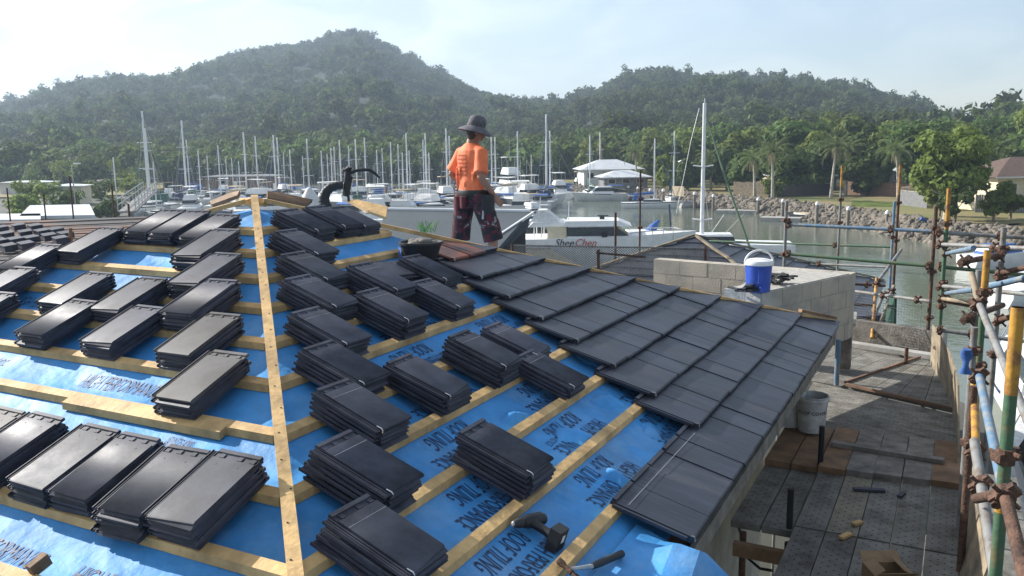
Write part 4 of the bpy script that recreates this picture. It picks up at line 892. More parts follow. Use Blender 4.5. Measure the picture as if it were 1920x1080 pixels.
mb = MB(); w = 3.5
mb.prism([(A2[0]-w, A2[1]-w), (A2[0]+w, A2[1]-w), (A2[0]+w, A2[1]+w), (A2[0]-w, A2[1]+w)], 1.9, A2[2]-SL*3.9-.02); b2(mb, 'house_wall', 'block')

# ---------------------------------------------------------------- the worker on the far slope
def fuse(mb, name, m, parent, voxel, smooth_it=2, loc=None):
    me = mb.mesh(name, M_[m]); o = bpy.data.objects.new(name, me); COL.objects.link(o)
    rm = o.modifiers.new('r', 'REMESH'); rm.mode = 'VOXEL'; rm.voxel_size = voxel
    sm = o.modifiers.new('s', 'SMOOTH'); sm.factor = .5; sm.iterations = smooth_it
    bpy.context.view_layer.update(); e = bpy.data.meshes.new_from_object(o.evaluated_get(bpy.context.evaluated_depsgraph_get()))
    bpy.data.objects.remove(o); e.name = name; e.materials.clear(); e.materials.append(M_[m]); e.polygons.foreach_set('use_smooth', [True]*len(e.polygons))
    return link(name, e, parent)
DM = 9.0; MS = .925
mf = at(889, 526, DM); zf_ = ZA-SL*mf[1]-.08
man = thing('person', 'person in orange work shirt, patterned shorts and grey brimmed hat on the roof', 'person', (mf[0], mf[1], zf_), HEAD)
# local axes: x right in the picture, y away, z up
th = R_(52); hv = Vector((math.sin(th), math.cos(th), 0)); rv_ = Vector((math.cos(th), -math.sin(th), 0)); UPV = Vector((0, 0, 1))     # heading, right-hand side
def V3(s, f, z): return rv_*s + hv*f + UPV*z + Vector((.0, 0, 0))
def ring(s, f, z, a, b): return (V3(s, f, z), rv_*a, hv*b)
def limb(mb, pts, rs, n=12): mb.tube(pts, list(rs), n)
SH_L, EL_L, HA_L = V3(-.185, .0, 1.405), V3(-.30, -.07, 1.16), V3(-.20, .08, .98)
SH_R, EL_R, HA_R = V3(.185, .0, 1.405), V3(.25, -.06, 1.14), V3(.235, .13, .93)
HIPL, KNL, ANL = V3(-.10, -.02, .93), V3(-.17, -.06, .50), V3(-.19, -.16, .09)
HIPR, KNR, ANR = V3(.10, .02, .93), V3(.21, .13, .50), V3(.25, .10, .09)
bd = MB()
bd.loft([ring(0, 0, .82, .10, .09), ring(0, 0, .90, .16, .11), ring(0, 0, 1.02, .145, .10), ring(0, .0, 1.18, .16, .11), ring(0, .0, 1.33, .175, .12), ring(0, -.01, 1.44, .15, .095), ring(0, .01, 1.49, .07, .07), ring(0, .02, 1.56, .055, .06)])
for S_, E_, H_ in ((SH_L, EL_L, HA_L), (SH_R, EL_R, HA_R)):
    limb(bd, [S_*.8+Vector((0, 0, .26)), S_, S_.lerp(E_, .5), E_, E_.lerp(H_, .35), H_], (.06, .058, .048, .040, .041, .026))
    d = (H_-E_).normalized(); sd = d.cross(hv).normalized(); w = d.cross(sd).normalized()
    bd.loft([(H_-d*.01, sd*.022, w*.026), (H_+d*.04, sd*.016, w*.040), (H_+d*.085, sd*.014, w*.038)], 10)
    for k_, ln in enumerate((.075, .085, .078, .062)):
        b0 = H_+d*.08+w*(.030-.020*k_); bd.tube([b0, b0+d*ln*.5+sd*.012, b0+d*ln*.85+sd*.032], [.0095, .009, .0075], 6)
    b0 = H_+d*.02+w*.034; bd.tube([b0, b0+d*.03+w*.024, b0+d*.062+w*.026], [.011, .010, .008], 6)
for H_, K_, A_ in ((HIPL, KNL, ANL), (HIPR, KNR, ANR)):
    limb(bd, [H_, H_.lerp(K_, .5), K_, K_.lerp(A_, .3)-hv*.015, A_], (.09, .078, .056, .057, .034))
    bd.loft([(A_-hv*.05+UPV*-.05, rv_*.030, UPV*.03), (A_+hv*.06-UPV*.05, rv_*.042, UPV*.035), (A_+hv*.17-UPV*.065, rv_*.042, UPV*.022)], 10)
hd = V3(.02, .045, 1.64); tn = R_(26)      # head turned to the right
fh = (hv*math.cos(tn)+rv_*math.sin(tn)).normalized(); fr = fh.cross(UPV)
bd.loft([(hd-UPV*.115+fh*.02, fr*.045, fh*.055), (hd-UPV*.085+fh*.02, fr*.060, fh*.080), (hd-UPV*.03, fr*.072, fh*.093), (hd+UPV*.04, fr*.077, fh*.098), (hd+UPV*.09, fr*.066, fh*.085), (hd+UPV*.115, fr*.03, fh*.04)])
bd.ell(hd+fh*.100-UPV*.025, .014, .018, .022, 8); bd.ell(hd+fh*.088-UPV*.07, .024, .012, .012, 8)
for s in (-1, 1): bd.ell(hd+fr*s*.078-fh*.008-UPV*.02, .010, .018, .03, 8)
bd.tube([V3(0, .0, 1.46), hd-UPV*.10-fh*.02], [.062, .056], 12)
fuse(bd, 'body', 'skin', man, .0085, 2)
mb = MB()
for s in (-1, 1): mb.ell(hd+fh*.088+fr*s*.030+UPV*.008, .011, .009, .008, 8)
mb.build('eyes', M_['black'], man, smooth=60)
hb = MB(); hb.loft([(hd-UPV*.105-fh*.055, fr*.048, fh*.030), (hd-UPV*.05-fh*.03, fr*.078, fh*.070), (hd+UPV*.03-fh*.012, fr*.083, fh*.092), (hd+UPV*.09, fr*.070, fh*.09)]); fuse(hb, 'hair', 'hair', man, .01, 1)
# shirt
st = MB()
st.loft([ring(0, -.005, .965, .185, .135), ring(0, -.005, 1.02, .178, .130), ring(0, 0, 1.14, .180, .128), ring(0, .0, 1.28, .196, .138), ring(0, .0, 1.36, .200, .135), ring(0, -.01, 1.43, .180, .112), ring(0, .0, 1.475, .125, .09), ring(0, .01, 1.505, .078, .078)], 20)
for S_, E_ in ((SH_L, EL_L), (SH_R, EL_R)): st.tube([S_*.72+Vector((0, 0, .40)), S_+UPV*.002, S_.lerp(E_, .5), S_.lerp(E_, .84)], [.070, .072, .074, .084], 14)
for (a, b, z0_, z1_) in ((-.12, -.13, 1.0, 1.25), (.02, -.125, .98, 1.15), (.13, -.09, 1.05, 1.28), (-.05, -.135, 1.08, 1.34)):       # cloth folds
    st.tube([V3(a, b*.92, z0_), V3(a+.02, b, (z0_+z1_)/2), V3(a-.015, b*.90, z1_)], [.006, .017, .006], 8)
shirt = fuse(st, 'shirt', 'hivis', man, .009, 2); shirt['label'] = 'bright orange work shirt with faint printing on the back'
# faint print on its back, laid onto the cloth
bv = BVHTree.FromPolygons([v.co for v in shirt.data.vertices], [p.vertices for p in shirt.data.polygons])
for row in range(6):
    pr = MB(); z = 1.365-row*.042; a = -.105
    while a < .085:
        w_ = random.uniform(.012, .030)
        if a+w_ < .09:
            vs = []
            for (s, zz) in ((a, z), (a+w_, z), (a+w_, z+.020), (a, z+.020)):
                h = bv.ray_cast(V3(s, -.6, zz), hv)
                if h[0] is not None: vs.append(h[0]-hv*.0035)
            if len(vs) == 4: pr.add(vs, [(0, 1, 2, 3)])
        a += w_+.007
    pr.build('print_line', M_['shirt_ink'], man)
sh = MB()
for H_, K_ in ((HIPL, KNL), (HIPR, KNR)): sh.tube([H_+UPV*.03, H_.lerp(K_, .35), H_.lerp(K_, .75), K_-UPV*.07], [.118, .116, .110, .114], 16)
sh.loft([ring(0, 0, .80, .15, .125), ring(0, 0, .90, .185, .14), ring(0, 0, 1.0, .172, .132)], 18)
fuse(sh, 'shorts', 'camo', man, .01, 2)
mb = MB(); mb.loft([ring(0, 0, .935, .187, .142), ring(0, 0, .95, .189, .144), ring(0, 0, .985, .188, .144), ring(0, 0, .995, .184, .14)], 20); mb.build('tool_belt', M_['black'], man, smooth=50)
def pouch(s, f, z, w, d, h, nm, m='black'):
    mb = MB(); c = V3(s, f, z); mb.loft([(c-UPV*h/2, rv_*w*.8, hv*d*.8), (c-UPV*h*.3, rv_*w, hv*d), (c+UPV*h*.3, rv_*w, hv*d), (c+UPV*h/2, rv_*w*1.05, hv*d*1.1)], 12); mb.build(nm, M_[m], man, smooth=50)
pouch(.222, .05, .84, .048, .085, .21, 'tool_pouch'); pouch(-.225, .02, .85, .06, .09, .22, 'tool_pouch'); pouch(.04, -.155, .86, .05, .03, .13, 'rear_pocket', 'maroon'); pouch(-.08, -.15, .85, .055, .03, .15, 'rear_pocket', 'maroon')
mb = MB(); mb.tube([V3(.225, .0, .94), V3(.23, -.03, .68)], .012, 8); mb.build('hammer_handle', M_['steel'], man, smooth=50)
mb = MB(); q = Matrix.Translation(hd) @ Matrix.Rotation(-math.atan2(fh.x, fh.y), 4, 'Z') @ Matrix.Rotation(R_(-14), 4, 'X')
cr_ = [(.092, .040), (.100, .06), (.098, .11), (.086, .150), (.050, .168), (.01, .171)]; 
mb.lathe(cr_, 24, q); 
mb.lathe([(.086, .055), (.165, .008), (.192, -.016), (.196, -.021), (.191, -.022), (.16, .002), (.088, .046)], 28, q, cap=False); mb.build('hat', M_['hat'], man, smooth=50)

man.scale = (MS, MS, MS)
# ---------------------------------------------------------------- bent pipe, bucket, boards at the ridge
dP = 7.7
def face_pt(px, py, h): 
    r = ray(px, py); k = (ZA+OFF_S+h-CAM[2]-SL*CAM[0])/(r[2]+SL*r[0]); return Vector(CAM+r*k)
def pp(pts, d): return [at(x, y, d) for x, y in pts]
t = thing('bent_pipe', 'thick bent black flexible pipe with a clamp and curved thin arm rising at the ridge', 'pipe', at(612, 400, dP)); TI = Matrix.Translation(tuple(-np.array(at(612, 400, dP))))
def pb(mb, nm, m, sm=50): me = mb.mesh(nm, M_[m], sm); me.transform(TI); return link(nm, me, t)
path = [(616, 396), (609, 384), (607, 372), (611, 360), (619, 352), (631, 348), (644, 347)]
mb = MB(); P_s = [Vector(p) for p in pp(path, dP)]
k_ = dP/F; fine = []; rad = []
for i in range(len(P_s)-1):
    for s in range(8):
        fine.append(P_s[i].lerp(P_s[i+1], s/8)); tt = (i+s/8)/(len(P_s)-1); rad.append((11.5-4.4*tt)*k_*(1+.035*math.sin((i*8+s)*PI/2)))
mb.tube(fine, rad, 16); pb(mb, 'hose', 'rubber')
mb = MB(); mb.tube(pp([(652, 366), (651, 350), (651, 335), (652, 322)], dP), [4*k_, 6.5*k_, 6.5*k_, 5.5*k_], 12); mb.beam(at(648, 368, dP), at(655, 330, dP), 9*k_, 10*k_); mb.tube(pp([(653, 366), (654, 378)], dP), 2.5*k_, 8); pb(mb, 'clamp_block', 'black')
mb = MB()
for i in range(4): mb.tube(pp([(643+i*4, 321-i), (647+i*4, 314)], dP), 2.0*k_, 8)
mb.tube(pp([(648, 321), (656, 315)], dP), 5*k_, 10); pb(mb, 'clamp_jaw', 'rubber')
mb = MB(); mb.tube(pp([(654, 325), (668, 320), (682, 318), (694, 319), (704, 326), (712, 334)], dP), [3.5*k_, 3.0*k_, 3.0*k_, 3.3*k_, 3*k_, 1.6*k_], 10); pb(mb, 'curved_arm', 'black')
def board(p, name, m, label, cat='board', th=.03):
    o = MB().sheet(p, th).build(name, M_[m]); return tag(o, label, cat)
board([at(650, 379, 8.3), at(672, 379, 8.3), at(727, 392, 8.2), at(724, 412, 8.0), at(690, 400, 8.0)], 'timber_sheet', 'pine', 'orange-brown timber panel standing behind the top right stacks', 'timber sheet')
board([at(500, 364, 7.5), at(530, 368, 7.6), at(585, 380, 7.7), at(575, 388, 7.6), at(500, 376, 7.4)], 'timber_sheet', 'old_timber', 'brown timber board just right of the apex', 'timber sheet')
board([at(395, 383, 7.6), at(432, 368, 7.6), at(452, 363, 7.4), at(448, 372, 7.3), at(400, 389, 7.5)], 'timber_sheet', 'old_timber', 'brown timber board just left of the apex', 'timber sheet')
board([at(448, 371, 7.0), at(476, 370, 6.95), at(505, 374, 7.0), at(500, 381, 6.95), at(455, 377, 6.95)], 'timber_offcut', 'pine', 'pale timber offcuts nailed across the apex', 'timber offcut')
# white sheeted cone behind
c_ = at(583, 385, 16); k2 = 16/F
mb = MB(); mb.lathe([(24*k2, -.2), (22*k2, 0), (14*k2, 18*k2), (6*k2, 30*k2), (.02, 34*k2)], 20, Matrix.Translation(Vector(c_)) @ Matrix.Rotation(.1, 4, 'X')); o = mb.build('white_tarp', M_['white_dull'], smooth=60); tag(o, 'white tarp tied into a cone behind the bent pipe', 'tarp')
# mortar bucket and its things
pb_ = face_pt(790, 486, .045); bt = thing('mortar_bucket', 'black mortar bucket beside the laid tiles, full of scraps', 'bucket', tuple(pb_), .3)
kb = 7.35/F; rr = 37*kb
MB().lathe([(rr*.72, 0), (rr*.80, 8*kb), (rr*.97, 26*kb), (rr*1.05, 27*kb), (rr*1.05, 31*kb), (rr*.96, 31*kb), (rr*.78, 8*kb), (.01, 8*kb)], 26).build('pail', M_['rubber'], bt, smooth=35)
mb = MB()
for i in range(12): a = i*2.4; q = Vector((rr*.6*math.cos(a)*random.random(), rr*.6*math.sin(a)*random.random(), (27+random.random()*7)*kb)); mb.ell(q, .05, .04, .025, 8)
mb.build('scraps', M_['grey_timber'], bt, smooth=50)
MB().sheet([(-rr*.95, -rr*.45, 24*kb), (-rr*.68, -rr*.85, 22*kb), (-rr*.68, -rr*.86, 6*kb), (-rr*.9, -rr*.50, 6*kb)], .004).build('blue_strap', M_['blue_cloth'], bt)
wd = thing('weed', 'small pale green grassy weed sprouting beyond the mortar bucket', 'weed', tuple(at(800, 436, 8.2)))
mb = MB()
for i in range(34):
    a = random.random()*6.28; l_ = random.uniform(.05, .17); d = Vector((math.cos(a)*.6, math.sin(a)*.6, 1)).normalized(); p = Vector((random.gauss(0, .04), random.gauss(0, .04), 0)); s_ = d.cross(UPV).normalized()*.004
    mb.add([p-s_, p+s_, p+d*l_*.6+s_*.8, p+d*l_+Vector((d.x, d.y, -.2))*.03, p+d*l_*.6-s_*.8], [(0, 1, 2, 3, 4)])
mb.build('blades', M_['weed'], wd, fixn=False)
# ---------------------------------------------------------------- drill and hammer on the sarking
dr = thing('cordless_drill', 'black cordless drill lying on the blue sarking', 'drill', tuple(face_pt(1010, 990, 0))); DI = Matrix.Translation(-face_pt(1010, 990, 0))
def db(mb, nm, m, sm=45): me = mb.mesh(nm, M_[m], sm); me.transform(DI); return link(nm, me, dr)
a0, a1, a2, a3, a4 = face_pt(961, 983, .035), face_pt(972, 979, .035), face_pt(988, 974, .035), face_pt(1003, 972, .035), face_pt(1010, 974, .035)
ax = (a4-a0).normalized(); Lg = .19
pts = [a0+ax*t for t in (0, .012, .03, .045, .06, .085, .10, .16, .185)]
mb = MB(); mb.tube(pts[4:], [.024, .031, .033, .034, .024], 18); db(mb, 'motor_housing', 'black')
mb = MB(); mb.tube(pts[:5], [.011, .017, .022, .023, .021], 16); db(mb, 'chuck', 'rubber')
mb = MB(); mb.tube([pts[0]-ax*.004, pts[0]+ax*.003], [.008, .013], 12); db(mb, 'chuck_nose', 'steel')
h0 = pts[6]; h1 = face_pt(1036, 1004, .04); mb = MB(); mb.tube([h0, h0.lerp(h1, .3), h0.lerp(h1, .7), h1], [.027, .021, .020, .026], 14); db(mb, 'grip', 'black')
hd_ = (h1-h0).normalized(); b1v = h1+hd_*.03; mb = MB(); mb.beam(h1-hd_*.004, h1+hd_*.05, .075, .105, nR); db(mb, 'battery', 'rubber', 0)
mb = MB(); mb.beam(h1+hd_*.0515-Vector(nR)*.0+nR*.012, h1+hd_*.0535+nR*.012, .022, .035, nR); db(mb, 'battery_label', 'white', 0)
hm = thing('claw_hammer', 'claw hammer with black grip lying at the bottom of the right face', 'hammer', tuple(face_pt(1090, 1060, 0))); DI = Matrix.Translation(-face_pt(1090, 1060, 0))
def db2(mb, nm, m, sm=45): me = mb.mesh(nm, M_[m], sm); me.transform(DI); return link(nm, me, hm)
p0, p1, p2 = face_pt(1066, 1068, .06), face_pt(1110, 1062, .05), face_pt(1166, 1038, .04)
mb = MB(); mb.tube([p0, p0.lerp(p1, .5), p1], [.009, .009, .011], 12); db2(mb, 'shaft', 'steel')
mb = MB(); mb.tube([p1, p1.lerp(p2, .3), p1.lerp(p2, .8), p2], [.014, .017, .016, .017], 14); db2(mb, 'grip', 'rubber')
cdv = (p2-p0).normalized(); sdv = cdv.cross(nR).normalized(); mb = MB(); mb.tube([p0-sdv*.06, p0-sdv*.035, p0-sdv*.02, p0+sdv*.02], [.015, .015, .010, .013], 14)
for s in (-1, 1): mb.tube([p0+sdv*.018, p0+sdv*.05+nR*.002+cdv*s*.008, p0+sdv*.085-cdv*.02+cdv*s*.012], [.009, .007, .003], 8)
db2(mb, 'head', 'rust')

# ---------------------------------------------------------------- neighbouring buildings at middle distance
dg = 23.
t = thing('grey_roofed_building', 'neighbouring building with smooth grey roof and white barge strip, behind the worker', 'building', tuple(at(860, 460, dg))); TI = Matrix.Translation(tuple(-np.array(at(860, 460, dg))))
e0, e1 = at(722, 394, dg+.5), at(994, 397, dg); b0, b1_ = at(700, 480, dg-3.6), at(930, 470, dg-3.4)
mb = MB(); mb.sheet([b0, b1_, e1, e0], .12); pb(mb, 'roof', 'render_grey', 0)
mb = MB(); mb.tube([at(722, 393, dg+.5), at(994, 396.5, dg)], .06, 8); pb(mb, 'ridge_cap', 'pale_roof')
s0 = at(930, 446, dg-2.2); mb = MB(); mb.sheet([at(926, 455, dg-2.3), at(952, 462, dg-2.1), at(990, 424, dg-.3), at(997, 397, dg-.1)], .1); pb(mb, 'gable_wall', 'render_grey', 0)
mb = MB(); mb.beam(at(926, 448, dg-2.45), at(1000, 399, dg-.1), .05, .07); pb(mb, 'barge_strip', 'white', 0)
mb = MB(); c2 = at(840, 420, dg+3); mb.prism([xy(at(728, 400, dg+1.0)), xy(at(985, 404, dg+.6)), xy(at(985, 404, dg+7)), xy(at(728, 400, dg+7))], 1.9, e0[2]-.35); pb(mb, 'wall', 'render_grey', 0)
# chain-link fence on the neighbouring scaffold
df = 17.
o = grid_panel(at(960, 500, df), at(1330, 522, df), at(1330, 466, df), at(960, 460, df), 70, 11, .0065, 'chain_link_fence', 'galv', 'chain-link edge fence in front of the motor yacht', 'fence', diag=True)
for (px, y0, y1) in ((960, 458, 505), (1122, 468, 510), (1322, 462, 522)):
    MB().tube([at(px, y1, df), at(px, y0, df)], .03, 8).build('post', M_['rust'], o)
MB().tube([at(1118, 474, df), at(1210, 482, df)], .02, 8).build('latch_bar', M_['rust'], o)
# roof of the neighbour at far left with its own stacks
dn = 20.
t = thing('neighbour_roof', 'neighbouring roof at far left, reddish underlay carrying small tile stacks', 'roof', tuple(at(60, 470, dn))); TI = Matrix.Translation(tuple(-np.array(at(60, 470, dn))))
n0, n1, n2, n3 = at(-200, 560, dn-5), at(330, 520, dn-5), at(290, 405, dn+3.5), at(-220, 424, dn+3.5)
mb = MB(); mb.sheet([n0, n1, n2, n3], .1); pb(mb, 'roof_underlay', 'underlay', 0)
mb = MB(); mb.prism([xy(n0), xy(n1), xy(n2), xy(n3)], 1.9, min(n0[2], n1[2])-.12); pb(mb, 'wall', 'block', 0)
L2 = lambda u_, v_: (np.array(n0)*(1-u_)+np.array(n1)*u_)*(1-v_)+(np.array(n3)*(1-u_)+np.array(n2)*u_)*v_
nn_ = Vector(np.cross(n1-n0, n3-n0)).normalized(); nn_ = nn_ if nn_.z > 0 else -nn_
for j in range(11):
    v_ = .06+j*.088; mb = MB(); mb.beam(Vector(L2(0.01, v_))+nn_*.015, Vector(L2(.99, v_))+nn_*.015, .05, .025, nn_); pb(mb, 'roof_batten', 'underlay', 0)
dl = (Vector(n3)-Vector(n0)).normalized(); al = (Vector(n1)-Vector(n0)).normalized(); al = (al-dl*al.dot(dl)).normalized(); R3 = Matrix((al, dl, nn_)).transposed()
sm_ = MB(); 
for i in range(6): sm_.box(-.13+random.uniform(-.006, .006), 0, i*.0225, .13, .42, i*.0225+.020)
SM = sm_.mesh('tile_stack', M_['tile'])
SPX = [(8, 440), (40, 436), (72, 437), (18, 452), (52, 449), (86, 447), (112, 444), (6, 466), (36, 463), (66, 460), (98, 456), (24, 476), (130, 452), (56, 472), (120, 462)]
for i, (px, py) in enumerate(SPX):
    r = ray(px, py); k = (Vector(n0)-Vector(CAM)).dot(nn_)/Vector(r).dot(nn_); p = Vector(CAM+r*k)+nn_*.055
    o = bpy.data.objects.new('tile_stack', SM); COL.objects.link(o); o.matrix_world = Matrix.Translation(p) @ R3.to_4x4() @ Matrix.Rotation(random.gauss(.1, .06), 4, 'Z')
    tag(o, 'small dark tile stack on the reddish neighbouring roof at far left', 'tile stack', 'tile stacks on the neighbouring roof')
o = MB().tube([at(134, 476, dn-1.2), at(132, 428, dn-1.2)], .04, 8).build('red_post', M_['dirt']); tag(o, 'short red post on the reddish neighbouring roof', 'post')

# ---------------------------------------------------------------- left shore: sheds, carports, gangway
def shed(c, w, l, h, rz, name, label, wallm, roofm, pitch=.3, cat='shed', windows=0, over=.4, hip=True):
    t = thing(name, label, cat, c, rz)
    MB().box(-w/2, -l/2, 0, w/2, l/2, h).build('wall', M_[wallm], t)
    mb = MB(); a, b = w/2+over, l/2+over; rh = h+b*pitch; rl = max(.0, a-b) if hip else a
    vs = [(-a, -b, h), (a, -b, h), (a, b, h), (-a, b, h), (-rl, 0, rh), (rl, 0, rh)]
    mb.add(vs, [(0, 1, 5, 4), (2, 3, 4, 5), (1, 2, 5), (3, 0, 4), (0, 3, 2, 1)])
    mb.build('roof', M_[roofm], t)
    MB().box(-a, -b-.02, h-.12, a, -b, h+.04).build('fascia', M_['white_dull'], t)
    for i in range(windows):
        x = -w/2+(i+.5)*w/windows; fr_ = MB().box(x-.65, -l/2-.05, h*.45, x+.65, -l/2+.02, h*.82).build('window', M_['white_dull'], t); MB().box(x-.57, -l/2-.07, h*.47, x+.57, -l/2-.04, h*.80).build('pane', M_['window_dark'], fr_)
    return t
def ground_at(px, py, z): p = gz(px, py, z); return (p[0], p[1], z)
d60 = 62
for (x0, x1, yf, yb, z, lb) in ((-120, 76, 413, 400, 4.6, 'brightest pale flat roof at the left edge'), (36, 178, 405, 383, 4.6, 'long pale flat roof behind the bright one')):
    q = [gz(x0, yf, z), gz(x1, yf-2, z), gz(x1+(0 if x1 < 100 else -10), yb, z), gz(x0+20, yb+2, z)]
    t = thing('carport', lb, 'carport', tuple(q[0])); TI = Matrix.Translation(tuple(-np.array(q[0])))
    mb = MB(); mb.prism([xy(p) for p in q], z-.25, z); pb(mb, 'roof', 'pale_roof', 0)
    cx_ = sum(p[0] for p in q)/4; cy_ = sum(p[1] for p in q)/4
    mb = MB(); mb.prism([(cx_+(p[0]-cx_)*.9, cy_+(p[1]-cy_)*.85) for p in q], 1.9, z-.25); pb(mb, 'wall', 'fence_grey', 0)
shed((*lat(92, 66), 1.9), 9, 4, 1.9, HEAD, 'dark_shed', 'low dark grey shed below the pale flat roofs', 'fence_grey', 'fence_grey', .05, windows=3)
shed((*lat(124, 120), 1.9), 4.2, 4, 2.6, HEAD+.15, 'small_shed', 'small weathered shed by the dry grass bank', 'cream', 'pale_roof', .12, windows=1)
shed((*lat(48, 150), 1.9), 8, 4, 2.2, HEAD, 'white_shed', 'low white shed at the left beside yellow shrubs', 'white_dull', 'pale_roof', .1)
shed((*lat(205, 176), 2.1), 9, 4, 1.2, HEAD, 'white_hut', 'long low white hut on the dry grass bank', 'white_dull', 'brown_roof', .1)
shed((*lat(372, 212), .8), 22, 6, 3.0, HEAD+.05, 'boat_shed', 'long brown boat shed at the foot of the left hill', 'fence_brown', 'fence_brown', .15)
shed((*lat(455, 190), .5), 16, 5, 3.0, HEAD, 'marina_shed', 'low dark marina shed behind the masts', 'fence_brown', 'fence_grey', .1, windows=2)
a0, a1 = at(238, 396, 78), at(282, 358, 105)
t = thing('gangway', 'pale metal gangway sloping between land and the pontoons', 'gangway', tuple(a0)); TI = Matrix.Translation(tuple(-np.array(a0)))
sd_ = np.array([RH[0], RH[1], 0])*.8
mb = MB(); mb.sheet([a0-sd_, a0+sd_, a1+sd_, a1-sd_], .15, (0, 0, 1)); pb(mb, 'walkway', 'galv', 0)
for s in (-1, 1):
    mb = MB()
    for h in (.55, 1.1): mb.tube([a0+sd_*s+np.array([0, 0, h]), a1+sd_*s+np.array([0, 0, h])], .06, 6)
    for i in range(9): p = a0+(a1-a0)*i/8+sd_*s; mb.tube([p, p+np.array([0, 0, 1.1])], .045, 6)
    pb(mb, 'handrail', 'steel', 0)

# ---------------------------------------------------------------- boats
def hull_mb(L_, B_, fb, sheer=.25, transom=.8, rake=.12):
    mb = MB(); n = 12; rings = []
    for i in range(n+1):
        u_ = i/n; b = B_/2*(transom+(1-transom)*min(1, u_/.35)) if u_ < .35 else B_/2*max(.02, 1-((u_-.35)/.65)**2.2)
        x = -L_/2+L_*u_; h = fb*(1+sheer*u_**2); rings.append([(x+rake*L_*.0, -b*.0, -.35), (x, b*.75, -.05), (x+rake*u_**3*L_*.25, b, h*.55), (x+rake*u_**3*L_*.5, b, h), (x+rake*u_**3*L_*.5, -b, h), (x+rake*u_**3*L_*.25, -b, h*.55), (x, -b*.75, -.05)])
    for r in rings: mb.v += r
    for i in range(n):
        for k in range(7): a, b = i*7+k, i*7+(k+1) % 7; mb.f.append((a, b, b+7, a+7)); mb.mi.append(0)
    mb.f.append(tuple(range(6, -1, -1))); mb.f.append(tuple(n*7+k for k in range(7))); mb.mi += [0, 0]
    return mb
def stripe_mb(L_, B_, fb, side=(1, -1)):
    mb = MB()
    for s in side:
        pts = []
        for i in range(11):
            u_ = i/10*.93; b = B_/2*(.8+.2*min(1, u_/.35)) if u_ < .35 else B_/2*max(.02, 1-((u_-.35)/.65)**2.2); pts.append((-L_/2+L_*u_+.12*u_**3*L_*.45, s*(b+.015), fb*.84*(1+.25*u_**2)))
        for i in range(10): a, b = pts[i], pts[i+1]; mb.add([a, b, (b[0], b[1], b[2]+.11), (a[0], a[1], a[2]+.11)], [(0, 1, 2, 3)])
    return mb
def cabin_mb(x0, x1, w, z0, z1, rake0=.3, rake1=.9, tap=.82):
    mb = MB(); vs = [(x0, -w/2, z0), (x1, -w/2*.8, z0), (x1, w/2*.8, z0), (x0, w/2, z0), (x0+rake0, -w/2*tap, z1), (x1-rake1, -w/2*tap*.8, z1), (x1-rake1, w/2*tap*.8, z1), (x0+rake0, w/2*tap, z1)]
    return mb.add(vs, [(0, 3, 2, 1), (4, 5, 6, 7), (0, 1, 5, 4), (1, 2, 6, 5), (2, 3, 7, 6), (3, 0, 4, 7)])
def band_mb(x0, x1, w, z0, z1, rake0=.3, rake1=.9, tap=.82, lo=.3, hi=.8, g_=.02):
    base = cabin_mb(x0, x1, w, z0, z1, rake0, rake1, tap).v; q = []
    for t_ in (lo, hi): q.append([tuple(base[k][c]*(1-t_)+base[k+4][c]*t_ for c in range(3)) for k in range(4)])
    cx = sum(p[0] for p in base)/8; mb = MB(); out = [[(p[0]+(g_ if p[0] > cx else -g_), p[1]+(g_ if p[1] > 0 else -g_), p[2]) for p in r] for r in q]
    mb.add(out[0]+out[1], [(0, 1, 5, 4), (1, 2, 6, 5), (2, 3, 7, 6), (0, 4, 7, 3)]); return mb
def sailboat(hullm, coverm, label, mastH=11.5, L_=9.5):
    t = thing('sailboat', label, 'sailboat'); B_ = L_*.32
    hull = hull_mb(L_, B_, .95).build('hull', M_[hullm], t, smooth=40); [stripe_mb(L_, B_, .95, (s_,)).build('stripe', M_['navy' if hullm == 'white' else 'white'], hull) for s_ in (1, -1)]
    cabin_mb(-L_*.12, L_*.26, B_*.62, .95, 1.5).build('cabin', M_['white'], t); band_mb(-L_*.12, L_*.26, B_*.62, .95, 1.5).build('window_band', M_['window_dark'], t)
    mb = MB(); mb.tube([(L_*.08, 0, .9), (L_*.08, 0, mastH)], [.135, .11], 8)
    for f_ in (.45, .70): mb.tube([(L_*.08, -.85, mastH*f_), (L_*.08, .85, mastH*f_)], .035, 6)
    mb.build('mast', M_['alu'], t, smooth=50)
    MB().tube([(L_*.07, 0, 2.2), (-L_*.38, 0, 2.15)], .07, 8).build('boom', M_['alu'], t)
    MB().tube([(L_*.07, 0, 2.55), (-L_*.1, 0, 2.45), (-L_*.36, 0, 2.3)], [.22, .2, .1], 8).build('sail_cover', M_[coverm], t, smooth=50)
    MB().tube([(L_*.47, 0, 1.2), (L_*.1, 0, mastH*.93)], [.05, .03], 6).build('furled_jib', M_[coverm if coverm != 'white_dull' else 'white_dull'], t)
    for q_ in ((-L_*.48, 0, 1.0), (L_*.06, B_*.45, 1.0), (L_*.06, -B_*.45, 1.0)): MB().tube([q_, (L_*.08, 0, mastH*.97)], .02, 4).build('stay', M_['steel'], t)
    mb = cabin_mb(-L_*.30, -L_*.10, B_*.6, 1.35, 2.15, .25, .35, .8); mb.build('dodger', M_[coverm], t)
    mb = MB(); mb.tube([(L_*.5, -.35, 1.15), (L_*.54, 0, 1.75), (L_*.5, .35, 1.15)], .03, 6); mb.build('rail', M_['steel'], t); mb = MB(); mb.tube([(-L_*.48, -B_*.38, .95), (-L_*.49, -B_*.38, 1.6), (-L_*.49, B_*.38, 1.6), (-L_*.48, B_*.38, .95)], .03, 6); mb.build('rail', M_['steel'], t)
    return t
